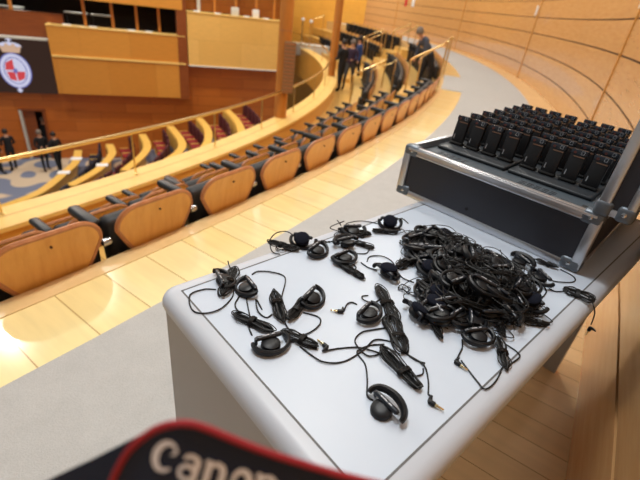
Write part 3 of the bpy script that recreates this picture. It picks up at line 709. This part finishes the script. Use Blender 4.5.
# receivers standing in the trays
def receiver_meshes():
    bod = MB(); tilt = Matrix.Rotation(R_(-9), 4, 'Y')
    bod.rbox((0, 0, .042), (.017, .043, .084), .003, mat=None); bod = bod.mesh('receiver_body', M['plastic'])
    cap = MB().rbox((0, 0, .0885), (.0195, .0455, .016), .003).mesh('receiver_cap', M['plastic_gloss'])
    jack = MB(); jack.lathe([(.0042, 0), (.0042, .0016), (.002, .0016)], 12, mat=Matrix.Rotation(-pi/2, 4, 'Y'), c=(-.0098, .011, .0865)); jack = jack.mesh('receiver_jack', M['recv_red'])
    kn = MB(); kn.add(*_ring_rect(.0044, .0050, .0008)); kn = kn.mesh('receiver_window', M['recv_print'])
    tg = MB().box((-.0091, -.004, .0755), (.0012, .030, .0028)).mesh('receiver_strip', M['recv_tag'])
    lb = MB().box((-.0089, .013, .026), (.0012, .0022, .015)).mesh('receiver_label', M['recv_print'])
    ft = MB().rbox((0, 0, .004), (.030, .048, .008), .003).mesh('receiver_slot', M['slot'])
    return bod, cap, jack, kn, tg, lb, ft
def _ring_rect(a, b, w):
    x = -.0103; y, z = -.010, .0885
    o = [(x, y+sx*a, z+sz*b) for sx, sz in ((-1, -1), (1, -1), (1, 1), (-1, 1))]; i = [(x, y+sx*(a-w), z+sz*(b-w)) for sx, sz in ((-1, -1), (1, -1), (1, 1), (-1, 1))]
    vs = o+i+[(v[0]+.001, v[1], v[2]) for v in o+i]
    fs = []
    for k in range(4):
        n = (k+1) % 4; fs += [(k, n, 4+n, 4+k), (8+k, 12+k, 12+n, 8+n), (k, 8+k, 8+n, n), (4+k, 4+n, 12+n, 12+k)]
    return vs, fs
RM = receiver_meshes()
RCM = case.matrix_basis.copy()
side = ['left end', 'right end']
cmat = Matrix.Translation(tb(1.141, .476, ZT)) @ Matrix.Rotation(AZT+R_(2.7), 4, 'Z')
for i in range(NR+1):
    for k, y in enumerate(RY):
        p = cmat @ Vector((RX0+i*RPX*.93, y, ZD+.0125))
        rowp = 'front row' if i == 0 else 'rearmost row' if i == NR else ORD[i]+' row from the front'
        colp = 'at the left end' if k == 0 else 'at the right end' if k == 7 else ORD[k]+' from the left'
        tlt = random.uniform(-.03, .03)
        t = thing('receiver', 'black pocket receiver standing in the case, %s, %s' % (rowp, colp), 'receiver', p, AZT+R_(2.7)+tlt, 'receivers standing in the flight case')
        t.rotation_euler = (random.uniform(-.02, .02), R_(9)+random.uniform(-.02, .02), AZT+R_(2.7)+tlt)
        for nm, me in zip(('body', 'cap', 'jack_socket', 'window', 'strip', 'side_label', 'foot'), RM): link(nm, me, t)

# ------------------------------------------------------------------ earphones
def unit_meshes():
    U = {}
    # hook on the speaker's side of the bar ('round'), and on the far side ('open')
    hk = []; n = 26
    for k in range(n+1):
        a = R_(168+k*(215)/n); hk.append((.033*cos(a)+.002, .026*sin(a)-.004, .008+.002*sin(a*1.0)))
    rr = [.0026+.0026*sin(pi*min(1, (k+3)/(n*.8))) if k < n*.6 else .0036+.0013*(k-n*.6)/(n*.4) for k in range(n+1)]
    U['hook_round'] = MB().tube(hk, rr, 8, flat=1.25).mesh('hook_round', M['ear'])
    ho = []
    for k in range(n+1):
        a = R_(190-k*(196)/n); ho.append((.034*cos(a), .021*sin(a)+.001, .010+.004*sin(a)))
    U['hook_open'] = MB().tube(ho, [.0036+.0034*sin(pi*(k+2)/(n+4)) for k in range(n+1)], 8, flat=1.2).mesh('hook_open', M['ear'])
    bar = MB().rbox((0, .003, .0155), (.050, .0095, .0085), .004, seg=3); bar.rbox((-.024, .003, .010), (.006, .008, .016), .0025)
    U['bar'] = bar.mesh('bar', M['ear_bar'])
    mk = MB().box((-.006, .003, .0199), (.012, .0022, .0005)); mk.box((.008, .003, .0199), (.006, .0022, .0005)); U['mark'] = mk.mesh('bar_mark', M['recv_print'])
    U['speaker'] = MB().lathe([(.008, .0), (.0155, .0006), (.0178, .003), (.0178, .0085), (.0165, .0115), (.012, .0135), (.006, .0142)], 22, c=(0, -.0085, 0)).mesh('speaker', M['ear'])
    U['foam'] = MB().lathe([(.015, .0), (.0195, .002), (.0205, .006), (.0195, .010), (.016, .0125), (.009, .0137), (.003, .014)], 22, c=(0, -.0085, 0)).mesh('foam', M['foam'])
    return U
U = unit_meshes()
CR = .00115; CL = .0015
def hank_mesh(seed, length=.095, width=.017, n=9, tie=None):
    """a bundle of looped cable, tied round the middle"""
    rnd = random.Random(seed); P = []; tie = rnd.uniform(-.2, .25) if tie is None else tie
    for i in range(n):
        L = length/2*rnd.uniform(.8, 1.0); W = width/2*rnd.uniform(.08, 1.05); zb = rnd.uniform(.0015, .010)
        for s in range(10):
            a = 2*pi*s/10+.3; x = L*cos(a)*1.0+rnd.uniform(-.002, .002); pinch = .5+.5*min(1, abs(x/L-tie)*1.6)
            P.append((x, W*sin(a)*pinch+rnd.uniform(-.0012, .0012), max(.0013, zb+rnd.uniform(-.002, .002))))
    m = MB(); m.tube(spline(P, 3), CR, 5)
    cx = tie*length/2
    for q in range(4): m.tube([(cx+q*.0022-.003, (width*.33)*cos(a), .0062+.0068*sin(a)) for a in [2*pi*j/12 for j in range(12)]], CR, 5, closed=True)
    return m.mesh('cable_hank', M['cable'])
def tangle_mesh(seed, size=.06, hgt=.03, n=17):
    rnd = random.Random(seed); P = []; a = rnd.uniform(0, 6)
    for i in range(n):
        a += rnd.uniform(.7, 1.7); r = size*rnd.uniform(.45, 1.05); P.append((r*cos(a), r*sin(a)*rnd.uniform(.6, 1), max(.0015, hgt*rnd.uniform(0, 1))))
    return MB().tube(spline(P, 6), CR, 5).mesh('cable_tangle', M['cable'])
LOOSE = [tangle_mesh(300+s, random.uniform(.045, .06), .016, 6) for s in range(6)]
SMALL = [tangle_mesh(400+s, random.uniform(.017, .024), .008, 11) for s in range(6)]
HANKS = [hank_mesh(s, random.uniform(.075, .105), random.uniform(.016, .024), random.choice((6, 7, 8))) for s in range(8)]
TANG = [tangle_mesh(100+s, random.uniform(.04, .065), random.uniform(.014, .03)) for s in range(9)]
PLUG = MB().rbox((.002, 0, .0042), (.013, .0075, .0075), .0025, seg=3); PLUG.tube([(-.002, .000, .0042), (-.003, -.006, .0042), (-.003, -.014, .0042)], [.0036, .0032, .0018], 8); PLUG = PLUG.mesh('plug_body', M['ear'])
PTIP = MB().tube([(.008, 0, .0042), (.0125, 0, .0042), (.0127, 0, .0042), (.0215, 0, .0042), (.0228, 0, .0042)], [.0027, .0027, .00175, .00175, .0008], 10).mesh('plug_tip', M['gold'])
def ap(px, py, z=ZT): return at(px, py, z)
def ang(p, q, z=ZT):
    d = ap(*q, z)-ap(*p, z); return math.atan2(d.y, d.x)
def unit(t, kind, M4):
    """speaker unit parts under thing t, placed by the matrix M4 (local to t)"""
    def pl(nm, me, par=t, m=M4):
        o = link(nm, me, par)
        if m is not None: o.matrix_basis = m
        return o
    pl('ear_hook', U['hook_open' if kind == 'open' else 'hook_round']); sp = pl('speaker', U['speaker'])
    b = pl('bar', U['bar']); link('mark', U['mark'], b)
    if kind == 'foam': pl('foam_pad', U['foam'], t, M4 @ Matrix.Translation((0, 0, .0125 if True else 0)))
GRP = 'ear-hook earphones scattered on the table'
def earphone(c, d, kind, label, hank=None, paths=(), plug=None, tilt=(0, 0, 0), dz=0.0, flip=False, hseed=0, hs=1.0, group=GRP, hn=7, tang=()):
    """c: centre pixel on the table plane, d: pixel the bar points to; hank, paths, plug follow the photograph on the table"""
    o = ap(*c); rz = ang(c, d); t = thing('ear_hook_earphone', label, 'earphone', o, 0, group)
    m = Matrix.Translation((0, 0, .001+dz)) @ Matrix.Rotation(rz, 4, 'Z') @ Matrix.Rotation(tilt[0], 4, 'X') @ Matrix.Rotation(tilt[1], 4, 'Y')
    if flip: m = m @ Matrix.Diagonal((1, -1, 1, 1))
    unit(t, kind, m)
    hk = [hank] if hank and not isinstance(hank[0][0], (tuple, list)) else (hank or [])
    for i, (p, q) in enumerate(hk):
        P, Q = ap(*p), ap(*q); L = (Q-P).length
        ho = hank_mesh(500+hseed*7+i, L, max(.018, min(.034, L*.34))*hs, hn)
        link('cable_hank', ho, t, (P+Q)/2-o+Vector((0, 0, .0003)), (0, 0, ang(p, q)))
    for i, (x, y, sc) in enumerate(tang):
        link('cable', SMALL[(hseed+i) % len(SMALL)], t, ap(x, y)-o, (0, 0, hseed*1.3+i))
    for i, pa in enumerate(paths):
        pts = [ap(x, y)-o+Vector((0, 0, .0014+.0006*((k*7+i*3) % 3))) for k, (x, y) in enumerate(pa)]
        MB().tube(spline(pts, 7), CL, 6).build('cable', M['cable'], t)
    for (p, q, c_, sd_) in ([plug] if plug and not isinstance(plug[0][0], tuple) else (plug or [])):
        a = ang(p, q); pr = link('plug', PLUG, t, ap(*p)-o, (0, 0, a)); pr.scale = (1, sd_, 1); tp = link('plug_tip', PTIP, pr)
        e1 = ap(*p)-o+Vector((0, 0, .004))+Matrix.Rotation(a, 3, 'Z') @ Vector((-.003, -.013*sd_, 0))
        MB().tube(spline([ap(*c_)-o+Vector((0, 0, .0016)), (ap(*c_)-o+e1)/2+Vector((0, 0, .0005)), e1], 5), CL, 6).build('cable', M['cable'], t)
    return t
earphone((220, 283), (213, 268), 'round', 'earphone nearest the left end of the table, its hook opening left', ((236, 268), (221, 300)), [[(216, 290), (204, 290), (190, 296), (192, 310), (204, 314), (220, 310), (232, 298), (234, 287)], [(234, 276), (229, 266), (228, 262)]], tilt=(.15, 0, 0), hseed=1, hn=8)
earphone((251, 289), (243, 278), 'round', 'earphone with its hook end up, second from the left end of the table', ((231, 314), (276, 334)), [[(252, 275), (258, 272), (272, 273), (285, 278), (282, 296), (280, 304)], [(246, 297), (248, 308), (250, 318)], [(243, 292), (235, 305), (240, 314)]], tilt=(-.2, .1, 0), flip=True, hseed=2, hn=9)
earphone((308, 300), (318, 290), 'round', 'earphone with tilted bar right of the two leftmost ones', (((273, 292), (283, 324)), ((288, 322), (306, 300))), [[(288, 318), (284, 314), (286, 326), (296, 335), (308, 334), (319, 326), (319, 318), (303, 313)], [(262, 310), (256, 300), (258, 312), (266, 318), (272, 315)]], tilt=(.25, 0, 0), hseed=3, dz=.004, hn=9)
earphone((269, 344), (285, 340), 'round', 'earphone nearest the bottom left table edge, bar on top and hook below', ((281, 332), (318, 349)), [[(252, 336), (249, 328), (252, 320), (262, 322)], [(285, 342), (294, 343)], [(300, 347), (310, 355), (324, 363), (344, 362), (363, 351), (374, 341), (386, 341), (396, 344)], [(338, 349), (356, 348), (370, 351), (386, 356)]], ((326, 348), (318, 342), (338, 349), -1), hseed=4, hs=1.3, hn=9)
earphone((303, 243), (314, 246), 'foam', 'earphone with foam pad up near the back edge of the table', ((266, 243), (300, 252)), [[(294, 236), (286, 232), (276, 234), (270, 241), (272, 252), (280, 255)]], tilt=(.35, 0, 0), dz=.006, hseed=5, hn=8, tang=((290, 249, .25), (282, 247, .2)))
earphone((314, 252), (324, 245), 'round', 'earphone leaning on the foam-padded one near the back table edge', None, [[(322, 244), (330, 242), (338, 243)]], tilt=(.2, 0, 0), dz=.003)
earphone((365, 315), (377, 303), 'round', 'earphone with a closed hook loop in the middle of the table beside a gold plug', (((377, 287), (397, 325)), ((388, 316), (404, 356))), [[(357, 305), (352, 303), (347, 305), (344, 311)], [(388, 328), (376, 330), (362, 333), (355, 340), (358, 348), (369, 357), (386, 352)], [(368, 296), (362, 297), (364, 301), (374, 303), (384, 298), (392, 306), (390, 312)]], ((341, 313), (333, 312), (344, 311), 1), tilt=(-.1, 0, 0), flip=False, hseed=6, hs=1.35, hn=13)
earphone((385, 409), (396, 420), 'open', 'lone earphone at the front of the table with a blue-black crescent hook', ((380, 348), (420, 392)), [[(373, 401), (367, 396), (367, 381), (365, 365), (357, 354), (360, 350), (370, 346), (384, 345)], [(402, 352), (412, 358), (424, 367), (428, 381), (428, 395)], [(423, 369), (422, 375), (414, 377), (408, 376)]], ((430, 404), (442, 411), (428, 395), -1), tilt=(.25, 0, 0), hseed=7, hs=1.25, hn=11)
earphone((384, 277), (372, 268), 'foam', 'earphone with dark blue foam pad up, left of the heap', ((345, 269), (365, 281)), [[(367, 262), (370, 257), (382, 257), (392, 262), (397, 272), (403, 279), (414, 283)], [(361, 263), (368, 268), (377, 271)]], tilt=(.1, 0, 0), dz=.004, hseed=8, hn=9, hs=1.2)
earphone((388, 225), (399, 226), 'foam', 'earphone with foam pad up at the far end of the heap, near the case corner', ((372, 232), (398, 234)), [[(378, 224), (366, 222), (356, 222), (346, 224)], [(396, 220), (402, 219), (408, 224)]], tilt=(.45, 0, 0), dz=.008, hseed=9, hn=9, tang=((397, 231, .45),))
earphone((352, 232), (366, 232), 'round', 'earphone with cables wound tight, left of the far foam pad', ((336, 231), (372, 236)), [[(341, 226), (339, 223), (337, 221)], [(340, 232), (330, 228), (344, 222)]], dz=.003, tilt=(.2, 0, 0), hseed=10, hn=9, tang=((350, 233, .42), (362, 236, .4), (341, 236, .4)))
earphone((346, 246), (360, 243), 'open', 'earphone lying across a cable bundle above the closed hook loops', ((352, 243), (375, 250)), [[(330, 243), (322, 241)], [(356, 254), (366, 254), (369, 250)]], dz=.004, tilt=(-.2, 0, 0), hseed=11, hn=9, tang=((345, 246, .40),))
earphone((342, 260), (352, 256), 'round', 'earphone with a shiny bar and closed hook, below the crossed bundles', ((332, 258), (352, 274)), [[(350, 262), (356, 268), (352, 272)]], dz=.003, hseed=12, hn=9, hs=1.2)
earphone((411, 318), (403, 308), 'foam', 'earphone with foam pad at the front left corner of the heap', ((395, 270), (416, 258)), [[(402, 326), (402, 340), (405, 352), (414, 360), (425, 364)], [(420, 250), (410, 252), (405, 262)]], tilt=(.5, 0, 0), dz=.008, hseed=13, hn=9, hs=1.2, tang=((405, 264, .38), (404, 290, .42), (410, 246, .4), (402, 244, .4)))
earphone((436, 320), (449, 316), 'round', 'big-hooked earphone with a white mark at the front edge of the heap', None, [[(426, 316), (418, 312), (414, 304)]], tilt=(-.25, 0, 0), dz=.012)
earphone((531, 309), (541, 318), 'foam', 'earphone with foam pad at the right end of the heap', ((520, 322), (549, 327)), [[(540, 300), (546, 292), (540, 284), (530, 282)]], tilt=(.3, 0, 0), dz=.016, hseed=14)
hang = earphone((541, 281), (549, 289), 'round', 'earphone below the case corner, its cable bundle hanging over the table edge', ((562, 290), (595, 302)), [[(542, 275), (551, 281), (563, 283), (574, 282), (573, 277), (560, 270)], [(549, 289), (555, 292), (564, 292)]], dz=.003, hseed=15, hs=2.1, hn=9)
earphone((520, 265), (531, 273), 'open', 'earphone behind the heap, close to the front panel of the case', ((533, 261), (558, 270)), [[(531, 262), (522, 258), (510, 256)]], dz=.004, hseed=16)
earphone((474, 338), (489, 336), 'round', 'earphone at the front of the heap whose gold plug points to the viewer', ((497, 338), (506, 372)), [[(462, 340), (462, 348), (458, 357), (456, 364)], [(461, 361), (476, 381), (485, 390), (496, 381), (502, 368)], [(506, 345), (516, 352), (519, 358), (508, 366)]], ((456, 364), (466, 371), (457, 358), -1), dz=.004, hseed=17)
# plug of the hanging bundle, dangling below the table edge
hp_ = tb(1.03, .083, ZT-.055)-hang.location
MB().tube(spline([ap(588, 299)-hang.location+Vector((0, 0, .004)), tb(1.035, .100, ZT+.004)-hang.location, tb(1.03, .088, ZT-.012)-hang.location, hp_+Vector((0, 0, .012))], 6), CL, 6).build('cable', M['cable'], hang)
pr = link('plug', PLUG, hang, hp_, (0, R_(90), .4)); link('plug_tip', PTIP, pr)
# the big heap: outline in table coordinates, height rising to the middle
HC = tab_ab(ap(478, 290))
def in_heap(u):
    """random point of the heap, in table coordinates, with its relative distance from the crest line"""
    while True:
        x, y = u.uniform(-1, 1), u.uniform(-1, 1); d = math.hypot(x, y)
        if d <= 1: return x, y, d
hp = [(424, 236), (446, 240), (470, 256), (500, 268), (524, 286), (534, 304), (516, 322), (488, 328), (456, 322), (428, 318), (424, 296), (432, 280), (420, 262), (408, 246)]
poly = [tab_ab(ap(x, y)) for x, y in hp]
def inside(x, y):
    c = False; n = len(poly)
    for i in range(n):
        (x1, y1), (x2, y2) = poly[i], poly[(i+1) % n]
        if (y1 > y) != (y2 > y) and x < (x2-x1)*(y-y1)/(y2-y1)+x1: c = not c
    return c
def edge_dist(x, y):
    best = 9
    for i in range(len(poly)):
        a = Vector(poly[i]); b = Vector(poly[(i+1) % len(poly)]); p = Vector((x, y)); d = b-a; u = max(0, min(1, (p-a).dot(d)/d.length_squared)); best = min(best, (p-a-d*u).length)
    return best
rnd = random.Random(21); ax = [p[0] for p in poly]; ay = [p[1] for p in poly]
pts = []
tries = 0
while len(pts) < 60 and tries < 9000:
    tries += 1; x, y = rnd.uniform(min(ax), max(ax)), rnd.uniform(min(ay), max(ay))
    if not inside(x, y): continue
    if all((x-a)**2+(y-b)**2 > (.026 if tries < 5000 else .019)**2 for a, b, c in pts): pts.append((x, y, edge_dist(x, y)))
for i, (x, y, e) in enumerate(pts):
    top = min(.064, .007+e*.78)*rnd.uniform(.8, 1.1); z = top*(rnd.uniform(.15, .75) if i % 3 else .92)*.9
    o = tb(x, y, ZT); kind = rnd.choice(('round', 'open', 'round', 'round', 'foam' if z < .012 else 'round'))
    t = thing('ear_hook_earphone', 'black ear-hook earphone tangled in the big heap in front of the case', 'earphone', o, 0, 'earphones tangled in the big heap')
    m = Matrix.Translation((0, 0, z+.004)) @ Matrix.Rotation(rnd.uniform(0, 2*pi), 4, 'Z') @ Matrix.Rotation(rnd.uniform(-.6, .6)*min(1, z/.02), 4, 'X') @ Matrix.Rotation(rnd.uniform(-.35, .35)*min(1, z/.02), 4, 'Y')
    unit(t, kind, m)
    ho = link('cable_hank', rnd.choice(HANKS), t); ho.matrix_basis = Matrix.Translation((rnd.uniform(-.02, .02), rnd.uniform(-.02, .02), max(.0005, top*rnd.uniform(.4, .95)-.004))) @ Matrix.Rotation(rnd.uniform(0, 2*pi), 4, 'Z') @ Matrix.Rotation(rnd.uniform(-.3, .3)*min(1, z/.03), 4, 'Y')
    if e < .045:
        to = link('cable', rnd.choice(LOOSE), t); to.matrix_basis = Matrix.Translation((0, 0, max(.0005, top*.5-.006))) @ Matrix.Rotation(rnd.uniform(0, 2*pi), 4, 'Z')
    if i % 2:
        to = link('cable', rnd.choice(LOOSE), t); to.matrix_basis = Matrix.Translation((rnd.uniform(-.01, .01), rnd.uniform(-.01, .01), max(.0005, top-.004))) @ Matrix.Rotation(rnd.uniform(0, 2*pi), 4, 'Z') @ Matrix.Diagonal((.8, .8, .9, 1))
    for q in range(2):
        to = link('cable', rnd.choice(TANG), t); to.matrix_basis = Matrix.Translation((rnd.uniform(-.012, .012), rnd.uniform(-.012, .012), max(.0005, (top-.018)*(.45, 1)[q]))) @ Matrix.Rotation(rnd.uniform(0, 2*pi), 4, 'Z') @ Matrix.Diagonal((min(1, .55+e*9),)*2+(1, 1))

# ------------------------------------------------------------------ camera strap in the foreground
def sd(x, y): return .225+.00010*abs(x-185)+.00004*(y-420)
top = [(104, 500), (110, 480), (119, 460), (131, 443), (152, 427), (172, 420.5), (190, 420.5), (208, 426), (232, 436), (262, 447.5), (300, 460), (340, 471.5), (380, 481), (420, 490)]
top = [(p.x, p.y) for p in spline([(x, y, 0) for x, y in top], 4)]
st = thing('camera_strap', 'navy camera strap with red edge and white lettering, blurred in the foreground', 'strap', at_depth(200, 500, .23))
O = at_depth(200, 500, .23)
def ribbon(edge, depth0, off, th=.0016, dfun=sd):
    m = MB(); vs = []
    for (x, y) in edge:
        for (dx, dy) in off:
            X, Y = x+dx, y+dy; vs.append(at_depth(X, Y, dfun(X, Y)+depth0)-O)
        for (dx, dy) in reversed(off):
            X, Y = x+dx, y+dy; vs.append(at_depth(X, Y, dfun(X, Y)+depth0+th)-O)
    q = 2*len(off); n = len(edge)
    fs = [(i*q+k, (i+1)*q+k, (i+1)*q+(k+1) % q, i*q+(k+1) % q) for i in range(n-1) for k in range(q)]+[tuple(range(q)), tuple((n-1)*q+k for k in reversed(range(q)))]
    return m.add(vs, fs)
ribbon([p for p in top], .0006, [(0, 1), (8, 30), (14, 70), (18, 120)]).build('band', M['navy'], st)
MB().tube([at_depth(x+1.5, y+3.5, sd(x, y)+.0006)-O for x, y in top], .0021, 8, flat=1.0).build('red_binding', M['red'], st)
back = [(178, 424), (160, 427), (140, 435), (118, 446), (92, 459), (64, 472), (34, 487), (0, 504)]
ribbon(back, .03, [(0, 0), (6, 40), (10, 90)]).build('rear_fold', M['navy'], st)
# letters, drawn as pen strokes of changing width
def stroke(m, pts, wid, T):
    P = [Vector((x, y)) for x, y in pts]; vs = []; n = len(P)
    for i, p in enumerate(P):
        d = (P[min(i+1, n-1)]-P[max(i-1, 0)]).normalized(); nn = Vector((-d.y, d.x)); w_ = wid[i] if hasattr(wid, '__len__') else wid
        for s in (-1, 1):
            q = T(p+nn*s*w_/2); vs.append(at_depth(q[0], q[1], sd(*q)-.0006)-O)
        for s in (1, -1):
            q = T(p+nn*s*w_/2); vs.append(at_depth(q[0], q[1], sd(*q)+.0003)-O)
    fs = [(i*4+k, i*4+4+k, i*4+4+(k+1) % 4, i*4+(k+1) % 4) for i in range(n-1) for k in range(4)]+[(0, 1, 2, 3), (4*n-1, 4*n-2, 4*n-3, 4*n-4)]
    m.add(vs, fs)
def arc(cx, cy, rx, ry, a0, a1, n=18): return [(cx+rx*cos(R_(a0+(a1-a0)*k/n)), cy+ry*sin(R_(a0+(a1-a0)*k/n))) for k in range(n+1)]
def wv(n, lo, hi, ph=0): return [lo+(hi-lo)*abs(sin(pi*k/n+ph)) for k in range(n+1)]
def letter(ch, x, y, s, rot):
    """origin at the left end of the baseline; unit = x-height"""
    m = MB(); cr_, sr_ = cos(rot), sin(rot)
    T = lambda p: (x+s*(p.x*cr_+p.y*sr_), y+s*(p.x*sr_-p.y*cr_))
    if ch == 'C':
        stroke(m, arc(.52, .66, .44, .60, 40, 318, 26), [.10+.20*sin(pi*k/26) for k in range(27)], T); stroke(m, [(.88, 1.08), (.80, .86), (.66, .80)], [.16, .12, .04], T)
    if ch == 'a':
        stroke(m, arc(.40, .30, .30, .26, 0, 360, 22), wv(22, .13, .19, pi/2), T); stroke(m, [(.68, .0), (.68, .5), (.68, .72)], .22, T)
        stroke(m, arc(.42, .68, .28, .26, 5, 160, 12), [.22-.08*k/12 for k in range(13)], T); stroke(m, [(.68, .06), (.86, .04)], [.14, .06], T)
    if ch == 'n':
        stroke(m, [(.20, 0), (.20, .95)], .23, T); stroke(m, [(.04, .90), (.22, .93)], .12, T); stroke(m, [(.02, .05), (.40, .05)], .10, T)
        stroke(m, arc(.50, .62, .26, .28, 165, 0, 12)+[(.76, .3), (.76, 0)], [.12+.11*min(1, k/9) for k in range(15)], T); stroke(m, [(.60, .05), (.96, .05)], .10, T)
    if ch == 'o':
        stroke(m, arc(.44, .48, .31, .42, 0, 360, 26), wv(26, .13, .25, pi/2), T)
    m.build('letter', M['stitch'], st)
for ch, x, y, s, rt in (('C', 149, 467, 23.5, .36), ('a', 174, 477, 27, .34), ('n', 198.5, 484.5, 27, .28), ('o', 226, 492, 27, .26), ('n', 250, 498, 27, .24)): letter(ch, x, y, s, rt)

# ------------------------------------------------------------------ light
W = D.worlds.new('world'); SC.world = W; W.use_nodes = True
bg = W.node_tree.nodes['Background']; bg.inputs[0].default_value = (1.0, .97, .95, 1); bg.inputs[1].default_value = .24
def area(name, loc, size, power, color, target=None, spread=None, shape='DISK'):
    l = D.lights.new(name, 'AREA'); l.shape = shape; l.size = size; l.energy = power; l.color = color
    if spread: l.spread = spread
    o = D.objects.new(name, l); COL.objects.link(o); o.location = loc
    d = Vector(target)-Vector(loc) if target else Vector((0, 0, -1)); o.rotation_euler = d.to_track_quat('-Z', 'Y').to_euler(); return o
warm = (1, .94, .84); neut = (1, .95, .90); cool = (.84, .92, 1)
for i, a in enumerate((-31, -26, -20, -13, -5, 4, 14, 24)):
    p = pol(26.2, a, 5.6); area('aisle_lamp', p, .5, 85, warm)
area('ceiling_light', (-.9, 1.6, 5.4), 1.4, 78, cool, (.6, 1.0, .7))
for p in ((-6, 14, 7), (-10, 12, 7), (-4, 19, 7), (-12, 17, 6), (-9, 20, 6)): area('chamber_lamp', p, 1.2, 360, warm)
for p in ((-5.4, 8.1, 5.6), (-6.2, 6.1, 5.6), (-7.2, 4.6, 5.6)): area('hall_lamp', p, .34, 70, warm)
for q in (-.6, 1.8, 3.9): area('room_fill', wl(q, -2.4, .3), .6, 22, warm, wl(q, -1.6, -1))  # added fill lights, so the pale desks show inside the unlit window rooms
area('far_lamp', (-1, 26, 6), 1.5, 330, warm, (-1, 30, 1))

SC.view_settings.view_transform = 'Standard'; SC.view_settings.look = 'None'; SC.view_settings.exposure = 0.0; SC.view_settings.gamma = 1
SC.view_settings.use_curve_mapping = False
